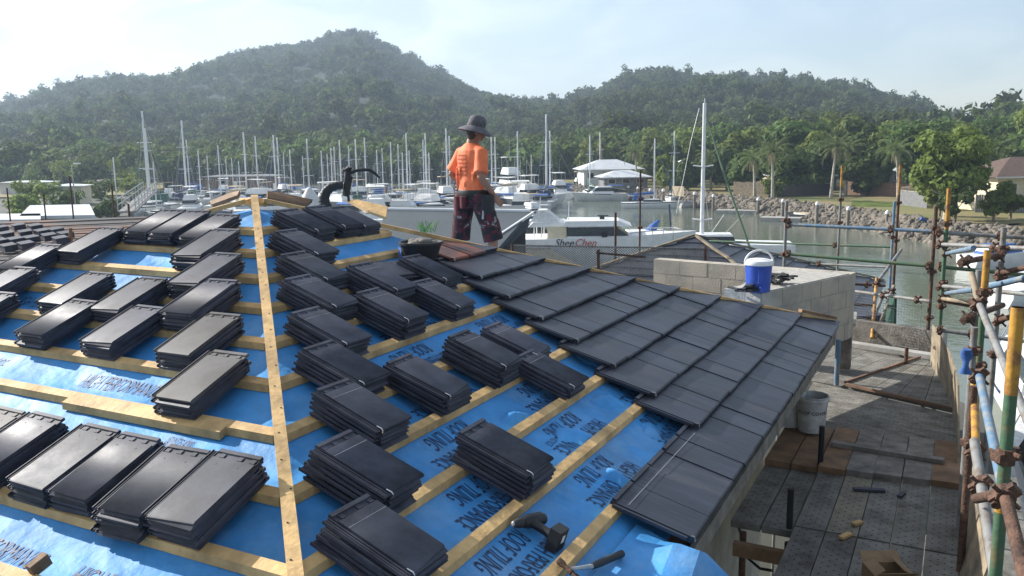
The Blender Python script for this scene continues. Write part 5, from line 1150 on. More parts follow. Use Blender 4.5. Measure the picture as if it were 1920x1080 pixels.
def cruiser(hullm, label, L_=8.5, fly=True, biminim='white_dull'):
    t = thing('motor_cruiser', label, 'motor boat'); B_ = L_*.34
    hull = hull_mb(L_, B_, 1.15, .3, .92, .2).build('hull', M_[hullm], t, smooth=40); [stripe_mb(L_, B_, 1.15, (s_,)).build('stripe', M_['navy' if hullm != 'navy' else 'white'], hull) for s_ in (1, -1)]
    cabin_mb(-L_*.22, L_*.24, B_*.74, 1.15, 2.35, .15, 1.3).build('cabin', M_['white'], t); band_mb(-L_*.22, L_*.24, B_*.74, 1.15, 2.35, .15, 1.3, lo=.35, hi=.85).build('window_band', M_['window_dark'], t)
    if fly:
        cabin_mb(-L_*.2, L_*.1, B_*.6, 2.36, 2.95, .1, .5).build('flybridge', M_['white'], t)
        mb = MB(); mb.beam((-L_*.2, 0, 4.1), (L_*.06, 0, 4.15), B_*.6, .08); mb.build('bimini', M_[biminim], t)
        for x in (-L_*.19, L_*.05):
            for s in (-1, 1): MB().tube([(x, s*B_*.27, 2.9), (x, s*B_*.27, 4.1)], .03, 6).build('bimini_post', M_['steel'], t)
        MB().tube([(-L_*.12, 0, 4.1), (-L_*.12, 0, 6.3)], .025, 6).build('aerial', M_['steel'], t)
    else:
        mb = MB(); mb.beam((-L_*.42, 0, 2.45), (-L_*.16, 0, 2.5), B_*.7, .07); mb.build('bimini', M_[biminim], t)
    mb = MB(); mb.tube([(L_*.18, -B_*.36, 1.9), (L_*.54, 0, 2.25), (L_*.18, B_*.36, 1.9)], .03, 6); mb.build('rail', M_['steel'], t); mb = MB(); mb.tube([(-L_*.3, -B_*.4, 1.9), (-L_*.47, -B_*.42, 1.8), (-L_*.47, B_*.42, 1.8), (-L_*.3, B_*.4, 1.9)], .03, 6); mb.build('rail', M_['steel'], t)
    return t
# sailing boats: pixel of the mast, its top, and the distance; each one takes the hull and cover colour of its prototype
MAST = [(212, 295, 128), (266, 208, 122), (272, 240, 150), (287, 303, 118), (340, 226, 135), (349, 262, 170), (371, 283, 150), (388, 293, 165), (408, 272, 132), (423, 298, 160), (434, 296, 172), (447, 302, 128), (456, 248, 140), (478, 255, 150), (512, 253, 135), (519, 258, 165), (531, 286, 172), (543, 280, 150), (567, 292, 178), (575, 260, 138), (602, 282, 155), (613, 288, 175), (620, 277, 150), (626, 275, 165), (636, 262, 142), (653, 273, 172), (666, 261, 135), (683, 258, 150), (706, 281, 165), (716, 278, 178), (732, 266, 145), (746, 270, 155), (754, 286, 128), (761, 250, 140), (767, 282, 168), (793, 262, 150), (797, 250, 135), (804, 286, 128), (836, 241, 132), (842, 255, 158), (921, 255, 150), (928, 257, 165), (970, 246, 148), (996, 290, 178), (1024, 214, 128), (1031, 245, 150), (1106, 254, 150), (1125, 248, 172), (1228, 260, 122), (1265, 246, 132)]
protos = {}
HC = [('white', 'blue_cloth', 'white', 'blue'), ('white', 'green_cloth', 'white', 'green'), ('navy', 'tan_cloth', 'navy', 'tan'), ('white', 'grey_cloth', 'white', 'grey'), ('white_dull', 'navy', 'grey-white', 'navy')]
for i, (px, yt, d) in enumerate(MAST):
    hh, cc, hn, cn = HC[i % 5] if i not in (48, 49) else HC[i-48]
    top = at(px, yt, d)[2]; s = top/11.5; p = at(px, yt, d); heading = HEAD + (PI*.5 if i % 3 else -.35) + random.gauss(0, .12) + (PI if i % 2 else 0)
    lab = f'{hn} yacht with {cn} sail cover, {ORD[i]} mast from the left'
    if (hh, cc) not in protos: o = sailboat(hh, cc, lab); protos[(hh, cc)] = o; o.rotation_euler = (0, 0, heading); o.scale = (s, s, s)
    else: o = dup(protos[(hh, cc)], (0, 0, 0), heading, lab, sc=s)
    off = Matrix.Rotation(heading, 3, 'Z') @ Vector((9.5*.08*s, 0, 0)); o.location = (p[0]-off.x, p[1]-off.y, 0); o['group'] = 'sailing boats moored in the marina'
CR = [(352, 384, 124, 0), (395, 378, 138, 1), (432, 388, 116, 2), (470, 380, 132, 0), (508, 392, 112, 1), (548, 386, 121, 2), (640, 396, 108, 0), (690, 390, 114, 1), (700, 404, 98, 0), (742, 396, 107, 2), (775, 388, 118, 0), (812, 398, 105, 1), (836, 384, 124, 2), (940, 384, 124, 0), (965, 395, 108, 1), (985, 377, 136, 0), (1000, 402, 100, 2), (1010, 386, 120, 1), (1045, 371, 150, 0), (960, 362, 168, 0), (1085, 362, 168, 2), (1128, 374, 142, 1), (580, 377, 140, 1), (610, 383, 128, 0), (665, 377, 142, 2), (728, 380, 134, 1), (868, 378, 136, 0), (905, 392, 112, 0), (925, 373, 145, 1), (310, 372, 150, 2), (760, 402, 100, 2), (530, 372, 152, 0), (622, 392, 112, 0), (655, 402, 100, 1), (715, 396, 108, 0), (790, 396, 108, 0), (800, 378, 132, 0), (850, 390, 114, 1), (880, 396, 108, 0), (955, 388, 118, 1), (975, 398, 104, 0), (1000, 378, 134, 0), (1025, 378, 134, 1), (450, 372, 150, 0), (415, 370, 155, 0), (500, 376, 144, 2), (330, 378, 135, 0)]
cp = {}; CD = [('white', True, 'white_dull', 'white flybridge motor boat'), ('white_dull', False, 'blue_cloth', 'off-white motor boat with blue canopy'), ('navy', True, 'tan_cloth', 'dark-hulled motor boat with tan canopy')]
cnt_ = [0, 0, 0]
for px, py, d, k in sorted(CR):
    hullm, fly, bim, ds = CD[k]; lab = f'{ds}, {ORD[cnt_[k]]} of its kind from the left'; cnt_[k] += 1; p = lat(px, d); hz_ = HEAD+random.choice((0.3, PI*.5, -1.2, 2.6))+random.gauss(0, .25); s = random.uniform(.85, 1.2)
    if px == 960: s = 1.7; hz_ = HEAD-PI*.5+.3
    if px == 1128: s = 1.0; hz_ = HEAD+PI*.5+1.7
    if k not in cp: cp[k] = o = cruiser(hullm, lab, 8.5, fly, bim); o.rotation_euler = (0, 0, hz_); o.scale = (s, s, s)
    else: o = dup(cp[k], (0, 0, 0), hz_, lab, sc=s)
    o.location = (p[0], p[1], 0); o['group'] = 'motor boats moored in the marina'
# pontoons
def pontoon(a, b, w, label, z=.45):
    a = Vector((*a, z-.22)); b = Vector((*b, z-.22)); o = MB().beam(a, b, w, .44).build('pontoon', M_['concrete']); tag(o, label, 'pontoon', 'pontoons'); return o
for i, (x0, x1, d0, d1) in enumerate(((300, 1010, 128, 112), (320, 1040, 145, 140), (330, 1060, 168, 166), (420, 1000, 106, 97))): pontoon(lat(x0, d0), lat(x1, d1), 2.2, f'long floating pontoon between the yachts, {["second nearest", "third nearest", "farthest", "nearest"][i]} row')
for px, d, lb in ((1385, 112, 'floating pontoon left of the white dinghy'), (1470, 100, 'floating pontoon behind the white dinghy'), (1335, 128, 'floating pontoon by the two sailing boats at the bank')):
    a = lat(px-38, d+1); b = lat(px+38, d-1); pontoon(a, b, 2.0, lb)
def pile(px, ytop, ybase, label):
    b = gz(px, ybase, 0); d = (b-CAM)@FW; top = at(px, ytop, d)[2]; t = thing('mooring_pile', label, 'mooring pile', (b[0], b[1], 0), 0, 'white-capped mooring piles')
    MB().tube([(0, 0, -1.5), (0, 0, top-.35)], .19, 12).build('shaft', M_['grey_timber'], t, smooth=50); MB().lathe([(.22, top-.36), (.23, top-.15), (.05, top+.05), (.01, top+.06)], 12).build('cap', M_['white'], t, smooth=50)
for i, (px, yt, yb) in enumerate(((1178, 348, 372), (1196, 350, 375), (1219, 353, 385), (1243, 354, 388), (1302, 360, 392), (1337, 364, 396), (1421, 370, 402), (1467, 373, 408), (1531, 378, 418), (1589, 387, 430), (1662, 394, 436))): pile(px, yt, yb, f'white-capped grey mooring pile, {ORD[i]} from the left along the right bank')
# marina piles among the boats
for i in range(16):
    px = 345+i*43+random.uniform(-12, 12); d = random.choice((112, 126, 143, 158)); p = lat(px, d); h = random.uniform(2.6, 3.4)
    o = MB().tube([(p[0], p[1], -1), (p[0], p[1], h)], .2, 8).build('pontoon_pile', M_['white_dull' if i % 3 else 'fence_brown']); tag(o, f'{"white" if i % 3 else "dark"} pontoon pile among the marina boats, {ORD[i]} from the left', 'pile', 'pontoon piles')
# small boats at the right bank
def dinghy(px, py, L_, rz, hullm, coverm, label, mast=0):
    p = gz(px, py, 0); t = thing('dinghy', label, 'dinghy', (p[0], p[1], 0), HEAD+rz)
    hull_mb(L_, L_*.40, .55, .5, .75).build('hull', M_[hullm], t, smooth=40)
    MB().loft([((-L_*.42, 0, .56), (0, L_*.15, 0), (0, 0, .10)), ((-L_*.1, 0, .60), (0, L_*.19, 0), (0, 0, .28)), ((L_*.2, 0, .66), (0, L_*.13, 0), (0, 0, .22)), ((L_*.44, 0, .75), (0, L_*.03, 0), (0, 0, .04))], 12).build('cover', M_[coverm], t, smooth=60)
    if mast: MB().tube([(L_*.1, 0, .5), (L_*.1, 0, mast)], .04, 8).build('mast', M_['alu'], t)
    return t
d1 = dinghy(1756, 447, 3.5, PI, 'white', 'blue_cloth', 'white dinghy with blue cover afloat before the rocks')
p = at(1735, 432, 70); q = at(1775, 415, 70); MB().tube([d1.matrix_world.inverted() @ Vector((0, 0, 0))+Vector((-.6, 0, .8)), (1.6, 0, 1.9)], .16, 8).build('covered_boom', M_['blue_cloth'], d1)
dinghy(1517, 412, 3.4, PI*.5+.9, 'white', 'tan_cloth', 'white dinghy with tan tarp on the dark pontoon')
o = MB().beam((*lat(1497, 103), .3), (*lat(1532, 101), .3), 2.4, .6).build('pontoon', M_['black']); tag(o, 'dark pontoon carrying the white dinghy', 'pontoon')
dinghy(1290, 388, 3.6, .6, 'white_dull', 'grey_cloth', 'pale dinghy at the stern of the two sailing boats')
def hull_boat(px, py, L_, rz, hullm, deckm, name, label, h=1.0):
    p = gz(px, py, 0); t = thing(name, label, 'boat', (p[0], p[1], 0), HEAD+rz); hull_mb(L_, L_*.3, h, .25, .85).build('hull', M_[hullm], t, smooth=40); cabin_mb(-L_*.3, L_*.2, L_*.2, h, h+.7).build('cabin', M_[deckm], t); band_mb(-L_*.3, L_*.2, L_*.2, h, h+.7).build('window_band', M_['window_dark'], t); return t
hull_boat(1905, 456, 7.5, .4, 'white', 'white', 'motor_boat', 'white boat at the right edge behind the scaffold rails, upper')
hull_boat(1880, 500, 7.0, .35, 'white', 'blue_cloth', 'motor_boat', 'white boat under a blue cover at the right edge')
hb_ = hull_boat(1950, 560, 9.0, .5, 'white', 'white', 'motor_boat', 'white boat low at the right edge among the uprights')
p = gz(1935, 800, 0); o = cruiser('white', 'large white motor boat berthed right below the nearest uprights', 9.5, False); o.location = (p[0]+.4, p[1]+1.5, 0); o.rotation_euler = (0, 0, HEAD+1.25)
p = gz(1930, 1010, 0); o = cruiser('white_dull', 'off-white motor boat below the scaffold at lower right', 8.0, False); o.location = (p[0]+.6, p[1], 0); o.rotation_euler = (0, 0, HEAD+1.2)
pontoon((8.1, 2), (9.5, 30), 1.4, 'floating pontoon beside the scaffold at the right', .5)
# the motor yacht with its name
dy = 62; ky = dy/F; YC = at(1110, 470, dy); yz = lambda py: at(1110, py, dy)[2]
t = thing('motor_yacht', 'big white motor yacht with dark windows and its name on the side', 'motor yacht', (YC[0], YC[1], 0), HEAD-.10)
LX = lambda px: (px-1110)*ky
hull_mb(13.2, 4.2, yz(443), .16, .92, .12).build('hull', M_['white'], t, smooth=35)
cabin_mb(LX(1064), LX(1192), 3.5, yz(449)-.02, yz(420), .1, 1.6, .92).build('cabin', M_['white'], t); band_mb(LX(1064), LX(1192), 3.5, yz(449), yz(420), .1, 1.6, .92, .38, .93).build('window_band', M_['window_dark'], t)
cabin_mb(LX(1058), LX(1182), 3.7, yz(420), yz(410), .2, .9, .95).build('roof', M_['white'], t)
MB().box(LX(1029), -1.6, yz(449), LX(1064), 1.6, yz(420)).build('cabin_door_panel', M_['cream'], t)
cabin_mb(LX(993), LX(1066), 3.4, yz(421), yz(412), .4, .3, .95).build('flybridge', M_['white'], t)
mb = cabin_mb(LX(997), LX(1050), 2.8, yz(412), yz(391), .5, .9, .7); mb.build('canopy', M_['white_dull'], t)
MB().tube([(LX(1012), 0, yz(395)), (LX(1014), 0, yz(368))], .03, 6).build('aerial', M_['alu'], t); MB().tube([(LX(1066), -.6, yz(418)), (LX(1068), -.6, yz(375))], .03, 6).build('aerial', M_['alu'], t)
MB().box(LX(1124), -.2, yz(410), LX(1133), .2, yz(405)).build('radar_post', M_['black'], t); MB().box(LX(1120), -.12, yz(404.5), LX(1140), .12, yz(402.5)).build('radar_arm', M_['black'], t)
mb = MB()
for s in (-1, 1):
    mb.tube([(LX(1182), s*1.5, yz(449)), (LX(1180), s*1.6, yz(432)), (LX(1262), s*.5, yz(428)), (LX(1275), 0, yz(430))], .035, 6)
    for px in (1200, 1220, 1240, 1258): mb.tube([(LX(px), s*(1.6-(px-1180)*.012), yz(449)), (LX(px), s*(1.6-(px-1180)*.012), yz(430))], .025, 6)
mb.build('bow_rail', M_['steel'], t)
MB().box(LX(1128), -1.85, yz(444), LX(1138), -1.76, yz(430)).build('vent_box', M_['black'], t)
mb = MB()
for x in (1004, 1018, 1044, 1056):
    for s in (-1, 1): mb.tube([(LX(x), s*1.35, yz(449)), (LX(x), s*1.3, yz(418))], .04, 6)
mb.build('canopy_posts', M_['white'], t)
for s_, x0, m in (('Shee', 1042, 'black'), ('Chen', 1078, 'red_ink')):
    me = text_mesh(s_, .74, .35, 0.); 
    for v in me.vertices: v.co = Vector((LX(x0)+v.co.x*.95, -2.16, yz(455)+v.co.y))
    me.materials.append(M_[m]); link('boat_name', me, t)
# dark-windowed cruiser astern of it
p = at(985, 470, 70); t = thing('motor_cruiser', 'white cruiser with dark curved side windows, left of the big yacht', 'motor boat', (p[0], p[1], 0), HEAD+.1)
hull_mb(8.5, 3.2, 1.5, .2, .9, .15).build('hull', M_['white'], t, smooth=40); cabin_mb(-3., 2.6, 2.7, 1.5, 3.1, .6, 1.9).build('cabin', M_['white'], t); band_mb(-3., 2.6, 2.7, 1.5, 3.1, .6, 1.9, lo=.15, hi=.85).build('window_band', M_['window_dark'], t)
# the tall near mast and its boat
dt = 66; p = at(1316, 430, dt); mt = at(1314, 195, dt)[2]
t = thing('sailboat', 'large white yacht with the tallest near mast, dark forestay and blue cover', 'sailboat', (p[0], p[1], 0), HEAD+PI-.15); kt = dt/F
hull_mb(13.5, 3.9, 1.5, .2, .75).build('hull', M_['white'], t, smooth=40); cabin_mb(-2.5, 3.5, 2.4, 1.5, 2.2).build('cabin', M_['white'], t); band_mb(-2.5, 3.5, 2.4, 1.5, 2.2).build('window_band', M_['window_dark'], t)
mb = MB(); mb.tube([(0, 0, 1.4), (0, 0, mt)], [.16, .13], 12)
for py in (312, 412): z = at(1316, py, dt)[2]; mb.tube([(-.75, -.0, z+.10), (0, 0, z), (.75, .0, z+.10)], .05, 8)
mb.tube([(0, 0, mt), (0, 0, mt+.35)], .03, 6); mb.build('mast', M_['alu'], t, smooth=50)
iv = Matrix.Rotation(-(HEAD+PI-.15), 4, 'Z') @ Matrix.Translation(-Vector((p[0], p[1], 0)))
MB().tube([iv @ Vector(at(1319, 200, dt)), iv @ Vector(at(1362, 340, dt-1.5)), iv @ Vector(at(1408, 470, dt-3))], [.05, .09, .08], 8).build('forestay', M_['green_paint'], t)
mb = MB()
for x0, y0, x1, y1 in ((1311, 203, 1296, 262), (1296, 262, 1268, 400), (1318, 312, 1330, 430), (1358, 402, 1330, 442), (1396, 400, 1352, 445)): mb.tube([iv @ Vector(at(x0, y0, dt)), iv @ Vector(at(x1, y1, dt))], .018, 5)
mb.build('rigging', M_['steel'], t)
p = at(1215, 452, 70); t = thing('sailboat_deck', 'white boat foredeck with small blue cover, right of the big yacht', 'boat', (p[0], p[1], 0), HEAD+.05)
hull_mb(6.5, 2.6, 1.6, .1, .9).build('hull', M_['white'], t, smooth=40); cabin_mb(-2., 2.2, 1.9, 1.6, 2.15).build('cabin', M_['white'], t); MB().loft([((.2, 0, 2.1), (.5, 0, 0), (0, .5, 0)), ((.5, 0, 2.6), (.35, 0, 0), (0, .3, 0)), ((.9, 0, 3.0), (.08, 0, 0), (0, .08, 0))], 10).build('sail_cover', M_['blue_cloth'], t, smooth=60)
MB().tube([(1.9, 0, 1.9), (1.7, 0, 4.2)], .07, 8).build('pole', M_['navy'], t)
# ---------------------------------------------------------------- houses and fences on the right bank
shed((*lat(1140, 164), 1.7), 10.5, 7, 2.9, HEAD+.1, 'white_roofed_house', 'larger house with pale hip roof behind the marina masts', 'white_dull', 'pale_roof', .40, 'house', windows=4, over=.9)
shed((*lat(1168, 150), 1.7), 7.5, 5, 1.9, HEAD+.1, 'white_roofed_house', 'lower pale-roofed house in front of the larger one', 'fence_grey', 'pale_roof', .35, 'house', windows=3, over=.8)
shed((*lat(1278, 150), 1.7), 4, 5, 3.2, HEAD+.2, 'grey_roofed_house', 'small grey-roofed house among the trees near the tall mast', 'fence_brown', 'pale_roof', .45, 'house', windows=1, over=.7)
shed((*lat(1925, 92), 1.7), 11.5, 8, 3.6, HEAD+.10, 'brown_roofed_house', 'cream house with brown tiled hip roof at right', 'cream', 'brown_roof', .40, 'house', windows=4, over=.8)
shed((*lat(1740, 100), 1.7), 4, 4, 1.9, HEAD+.1, 'cream_garage', 'low cream building beside the big tree', 'cream', 'brown_roof', .2, 'house', windows=1)
shed((*lat(1505, 138), 1.7), 9, 6, 2.2, HEAD, 'dark_house', 'dark house behind the palms with a pale verandah roof', 'fence_grey', 'pale_roof', .1, 'house', windows=3, over=1.2)
shed((*lat(1650, 135), 1.7), 7, 6, 2.9, HEAD, 'white_roofed_house', 'house with white roof showing between palms and big tree', 'fence_grey', 'white', .22, 'house', windows=2, over=.8)
def fence(p0, p1, h, m, label, z=1.7, name='fence', step=.22):
    a = np.array([*p0, z]); b = np.array([*p1, z]); t = thing(name, label, 'fence', tuple(a)); n = max(2, int(np.linalg.norm(b-a)/step)); mb = MB(); d = (b-a)
    ang = math.atan2(d[1], d[0])
    for i in range(n):
        q = d*(i+.5)/n; mb.box(-step*.44, -.02, 0, step*.44, .02, h*random.uniform(.96, 1.02), Matrix.Translation(Vector(q)) @ Matrix.Rotation(ang, 4, 'Z'))
    mb.build('palings', M_[m], t)
    for k in range(0, n+1, 10): mb = MB(); mb.box(-.06, .03, 0, .06, .13, h*1.02, Matrix.Translation(Vector(d*k/n)) @ Matrix.Rotation(ang, 4, 'Z')); mb.build('post', M_[m], t)
    return t
fence(lat(1378, 122), lat(1444, 118), 2.0, 'ply', 'tan timber retaining fence left of the palms')
fence(lat(1446, 117), lat(1560, 120), 1.6, 'black', 'dark fence behind the dry lawn')
fence(lat(1590, 122), lat(1722, 112), 1.8, 'fence_brown', 'brown fence behind the green lawn')
fence(lat(1688, 101), lat(1745, 94), 1.7, 'fence_grey', 'grey paling fence left of the big tree')
fence(lat(1838, 88), lat(1990, 86), 1.8, 'fence_grey', 'long grey paling fence below the brown-roofed house')
o = MB().prism([lat(1605, 108), lat(1690, 103), lat(1686, 97), lat(1600, 99)], 1.66, 1.74).build('green_lawn', M_['leaf_mid']); o['kind'] = 'structure'
o = MB().prism([lat(1262, 126), lat(1284, 124), lat(1284, 122), lat(1262, 124)], 1.7, 3.0).build('tan_screen', M_['tan_cloth']); tag(o, 'small tan slatted screen at the bank left of the tall mast', 'screen')
p = at(1452, 329, 122)
t = thing('parasol', 'tan garden parasol among the palms', 'parasol', (p[0], p[1], 1.7)); MB().lathe([(1.7, 2.3), (1.2, 2.55), (.05, 2.9)], 10).build('canopy', M_['tan_cloth'], t); MB().tube([(0, 0, 0), (0, 0, 2.6)], .04, 6).build('pole', M_['grey_timber'], t)
# ---------------------------------------------------------------- trees one can tell apart
def tree(px, d, z0, h, r, nlobe, nleaf, leafm, label, seed, lsz=.34, flat=.85, trunk=.28, barkm='bark', name='tree', crown_lo=.42):
    x, y = lat(px, d); t = thing(name, label, 'tree', (x, y, z0)); g = np.random.default_rng(seed); lobes = []
    for i in range(nlobe):
        a = 2*PI*g.random(); q = r*.72*math.sqrt(g.random()); zz = h*(crown_lo+(.90-crown_lo)*g.random()); k = math.sqrt(max(.15, 1-((zz/h-.62)/.42)**2)); lobes.append(((q*math.cos(a)*k, q*math.sin(a)*k, zz), r*(.27+.20*g.random()), r*(.25+.16*g.random())*flat))
    v, f = leaf_cloud(lobes, nleaf, lsz, seed=seed); link('crown', np_mesh('crown', v, f, M_[leafm]), t)
    mb = MB(); top = h*.6; mb.tube([(0, 0, -.4), (.1*r*.3, 0, h*.2), (0, .1, h*.4), (.1, 0, top)], [trunk*1.25, trunk, trunk*.75, trunk*.35], 10)
    for c, a, b in lobes[::2]: s = Vector((0, 0, h*(.25+.15*g.random()))); c = Vector(c); mb.tube([s, s.lerp(c, .5)+Vector((0, 0, -.1*h*.3)), c], [trunk*.5, trunk*.32, trunk*.1], 7)
    mb.build('trunk', M_[barkm], t, smooth=50); return t
def palm(px, d, z0, h, label, seed, nf=24, fl=3.2):
    x, y = lat(px, d); t = thing('palm_tree', label, 'palm tree', (x, y, z0)); g = np.random.default_rng(seed); lean = g.normal(size=2)*.05
    top = Vector((lean[0]*h, lean[1]*h, h)); MB().tube([(0, 0, -.3), (lean[0]*h*.3, lean[1]*h*.3, h*.4), top], [.24, .17, .13], 10).build('trunk', M_['bark_pale'], t, smooth=50)
    mb = MB()
    for k in range(nf):
        a = k*2.399+g.random()*.3; el = 1.15-1.65*(k/nf)+g.normal()*.1; L_ = fl*(.85+.3*g.random()); pts = []
        for i in range(9): s = i/8; e = el-1.35*s*s; pts.append((pts[-1]+Vector((math.cos(a)*math.cos(e), math.sin(a)*math.cos(e), math.sin(e)))*L_/8) if pts else top.copy())
        dirh = Vector((-math.sin(a), math.cos(a), 0))
        for i in range(1, 9):
            for j in (0, .5):
                p = pts[i-1].lerp(pts[i], j+.25); tg = (pts[i]-pts[i-1]).normalized(); ll = .62*math.sin(PI*min(.97, (i+j)/9.4))**.7
                for s in (-1, 1):
                    tip = p+(dirh*s*.85+tg*.55+Vector((0, 0, -.45))).normalized()*ll; w_ = tg*.055
                    mb.add([p-w_, p+w_, tip], [(0, 1, 2)])
        mb.tube(pts, [.03]*8+[.008], 4, False)
    mb.build('fronds', M_['leaf_palm'], t, fixn=False)
    mb = MB()
    for k in range(9):
        a = k*2.4+1; b = top+Vector((0, 0, -.2)); mb.tube([b, b+Vector((math.cos(a)*.4, math.sin(a)*.4, -.3)), b+Vector((math.cos(a)*.5, math.sin(a)*.5, -1.5))], [.07, .09, .03], 5)
    mb.build('dead_fronds', M_['palm_dead'], t); return t
tree(1783, 80, 1.5, 9.0, 3.5, 42, 7500, 'leaf_mid', 'large round-crowned tree on the bank right of the dinghy', 3, .27, trunk=.30, barkm='bark_pale', crown_lo=.38)
palm(1452, 112, 1.7, 6.2, 'palm with drooping pale fronds, left of the other palms', 4); palm(1418, 118, 1.7, 5.2, 'shorter palm left of the drooping one', 5); palm(1562, 114, 1.7, 6.8, 'tall palm left of the orange-topped upright', 6); palm(1590, 120, 1.7, 6.4, 'tall palm behind the orange-topped upright', 7, fl=2.8)
palm(1690, 112, 1.7, 6.2, 'palm left of the large round tree', 8); palm(1335, 138, 1.7, 5.2, 'palm right of the tallest near mast', 9); palm(1195, 156, 1.7, 6.2, 'palm beside the pale hip-roofed house', 10)
BT = [(1225, 170, 9, 3.6, 'leaf_mid', 'bushy tree right of the pale-roofed house'), (1255, 160, 8, 3.0, 'leaf_dark', 'dark tree left of the small grey-roofed house'), (1305, 158, 8.5, 3.4, 'leaf_mid', 'mid green tree behind the tallest near mast'), (1345, 156, 9, 3.6, 'leaf_dark', 'dark tree between the tall mast and the palms'), (1385, 150, 9.5, 3.8, 'leaf_mid', 'bright tree behind the tan retaining fence'),
      (1480, 140, 11, 4.4, 'leaf_dark', 'dark tree crown rising behind the left palms'), (1520, 148, 11.5, 4.2, 'leaf_dark', 'dark tree behind the pale verandah roof'), (1545, 128, 7.5, 3.0, 'leaf_dark', 'low dark tree beside the tall palms'), (1610, 140, 11.5, 4.0, 'leaf_dark', 'dark tree between the two orange-topped uprights'), (1640, 120, 6.0, 2.6, 'leaf_dark', 'dark bush tree behind the green lawn'), (1665, 136, 9.5, 3.6, 'leaf_mid', 'mid green tree left of the palm by the big tree'), (1715, 124, 10.5, 3.8, 'leaf_dark', 'dark tree touching the left of the big tree'), (1740, 150, 9.5, 4.4, 'leaf_mid', 'tall tree behind the big round-crowned one'),
      (1835, 150, 10.2, 4.6, 'leaf_dark', 'tall tree behind the brown roof, left'), (1885, 155, 11.6, 5.2, 'leaf_dark', 'tall tree behind the brown roof, middle'), (1945, 150, 13.5, 5.6, 'leaf_mid', 'tall tree at the right edge of the photo'), (1430, 160, 10.5, 4.5, 'leaf_mid', 'tree behind the short palm'), (1570, 165, 13, 5, 'leaf_mid', 'tree rising behind the tall palms'), (1790, 120, 9.5, 3.5, 'leaf_mid', 'tree between the big tree and the brown roof'),
      (1365, 138, 6.5, 3.4, 'leaf_dark', 'low dark tree behind the tan retaining fence'), (1400, 128, 6.0, 2.8, 'leaf_dark', 'low dark tree left of the short palm'), (1478, 122, 6.5, 3.2, 'leaf_dark', 'dark low tree right of the drooping palm'), (1535, 134, 9, 3.6, 'leaf_mid', 'mid green tree left of the tall palm pair'), (1622, 118, 5.5, 2.6, 'leaf_dark', 'dark low tree behind the brown fence'), (1650, 150, 11, 4.6, 'leaf_mid', 'broad tree behind the white-roofed house'), (1700, 140, 11, 4.6, 'leaf_dark', 'dark broad tree behind the last palm'), (1765, 135, 11, 4.6, 'leaf_dark', 'dark broad tree behind the big round-crowned tree'), (1820, 112, 6.5, 3.0, 'leaf_mid', 'small tree at the left end of the brown-roofed house'), (1240, 185, 11, 5.0, 'leaf_mid', 'broad tree behind the bushy one by the pale roofs'), (1300, 180, 11, 5.0, 'leaf_mid', 'broad pale tree well behind the tallest near mast'), (1360, 176, 11.5, 5.2, 'leaf_dark', 'broad dark tree well behind the tan fence'), (1120, 178, 8, 4.2, 'leaf_mid', 'tree left of the pale-roofed houses'), (1205, 176, 9, 4.0, 'leaf_dark', 'dark tree directly behind the pale hip roof'), (1500, 172, 12.5, 5.2, 'leaf_mid', 'broad tree high behind the dark house'), (1258, 140, 5.5, 2.6, 'leaf_mid', 'tree in front of the small grey-roofed house'), (1290, 138, 5.0, 2.4, 'leaf_dark', 'dark low tree beside the small grey-roofed house')]
for i, (px, d, h, r, lm, lb) in enumerate(BT): tree(px, d, 1.7, h, r*1.12, 26, 3000, lm, lb, 20+i, .42, trunk=.22, crown_lo=.22)
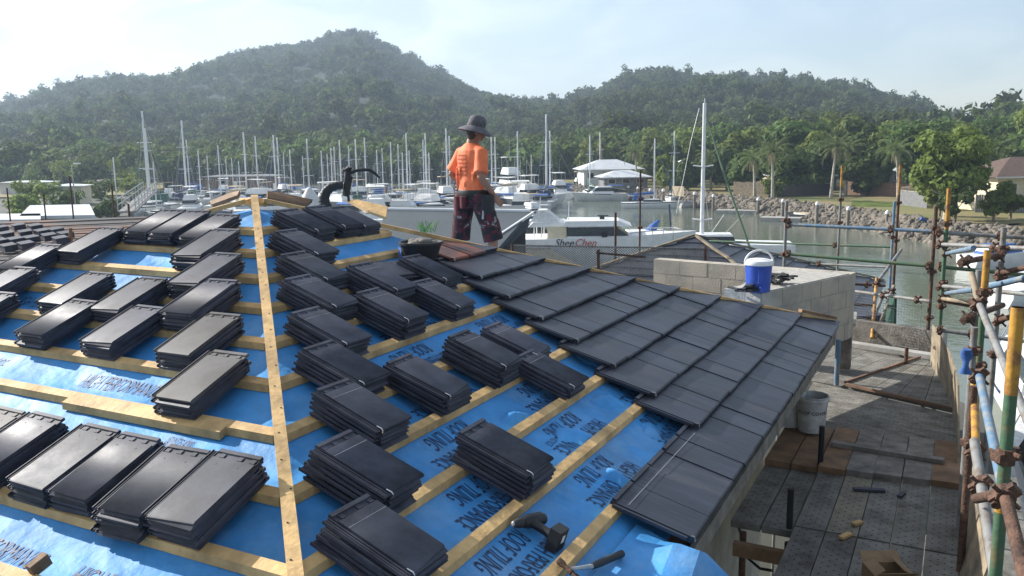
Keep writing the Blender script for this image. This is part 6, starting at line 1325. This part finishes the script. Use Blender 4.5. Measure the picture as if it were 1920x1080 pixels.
for i, (px, d, h, r, lm, lb) in enumerate(((1873, 78, 3.4, 1.9, 'leaf_mid', 'round green shrub below the grey paling fence'), (1800, 77, 3.2, 1.7, 'leaf_dark', 'dense dark shrub under the big tree'), (1770, 84, 2.8, 1.6, 'leaf_mid', 'sparse shrub left of the big tree trunk'), (1905, 80, 2.6, 1.5, 'leaf_mid', 'low shrub at the right edge of the bank'), (1452, 115, 2.4, 1.6, 'leaf_mid', 'shrub at the end of the tan retaining fence'), (1150, 165, 3.0, 2.4, 'leaf_mid', 'shrub in front of the lower pale-roofed house'), (1200, 160, 2.6, 2.2, 'leaf_mid', 'orange-tinged shrub at the bank by the lower house'),
        (12, 70, 2.6, 1.8, 'leaf_mid', 'yellowish shrub at the far left by the pale roof'), (40, 120, 3.4, 2.2, 'leaf_mid', 'loose shrub beside the low white shed'), (84, 118, 3.0, 2.4, 'leaf_mid', 'shrub left of the small weathered shed'), (222, 150, 6.0, 2.8, 'leaf_mid', 'rounded tree beside the first yacht mast'), (160, 190, 6.5, 3.6, 'leaf_dark', 'dark round tree behind the small shed'), (1760, 92, 3.0, 1.8, 'leaf_mid', 'shrub in front of the cream garage'),
        (20, 100, 3.2, 2.6, 'leaf_mid', 'broad shrub behind the brightest pale roof'), (110, 100, 2.6, 2.4, 'leaf_dark', 'dark shrub in front of the small weathered shed'), (180, 130, 3.0, 3.2, 'leaf_dark', 'dark spreading shrub right of the small weathered shed'), (235, 135, 3.6, 3.0, 'leaf_mid', 'shrub behind the upper end of the gangway'), (190, 95, 2.2, 2.4, 'leaf_dark', 'low dark shrub left of the gangway foot'), (60, 175, 5.0, 3.5, 'leaf_dark', 'dark tree behind the low white shed'), (110, 185, 5.5, 3.6, 'leaf_mid', 'rounded tree behind the small weathered shed'), (255, 185, 5.5, 3.4, 'leaf_dark', 'dark tree behind the two tallest left masts'))): tree(px, d, 1.9, h, r, 10, 900, lm, lb, 60+i, .22, trunk=.10, name='shrub' if h < 4 else 'tree', crown_lo=.25)
# street lamp by the shed
p = lat(131, 95); t = thing('street_lamp', 'pale street lamp above the left sheds', 'street lamp', (p[0], p[1], 1.9)); MB().tube([(0, 0, 0), (0, 0, 5.6), (.4, 0, 5.9), (1.0, 0, 5.9)], .06, 8).build('pole', M_['steel'], t); MB().box(.6, -.15, 5.85, 1.3, .15, 6.0).build('lamp_head', M_['white'], t)

# ---------------------------------------------------------------- air
mb = MB(); mb.box(-1500, -260, -5.0, 1500, 1420, 210); hz = mb.mesh('haze', [])
hm_ = bpy.data.materials.new('haze'); hm_.use_nodes = True; t_ = hm_.node_tree; t_.nodes.clear(); ou = t_.nodes.new('ShaderNodeOutputMaterial'); pv = t_.nodes.new('ShaderNodeVolumePrincipled')
pv.inputs['Color'].default_value = (.64, .81, 1.0, 1); pv.inputs['Density'].default_value = .00046; pv.inputs['Anisotropy'].default_value = .25; t_.links.new(pv.outputs[0], ou.inputs['Volume'])
hz.materials.append(hm_); o = link('haze', hz); tag(o, 'thin pale blue haze over the marina and hills', 'haze', kind='stuff')
SC.cycles.volume_bounces = 0; SC.cycles.max_bounces = 6; SC.cycles.transparent_max_bounces = 8
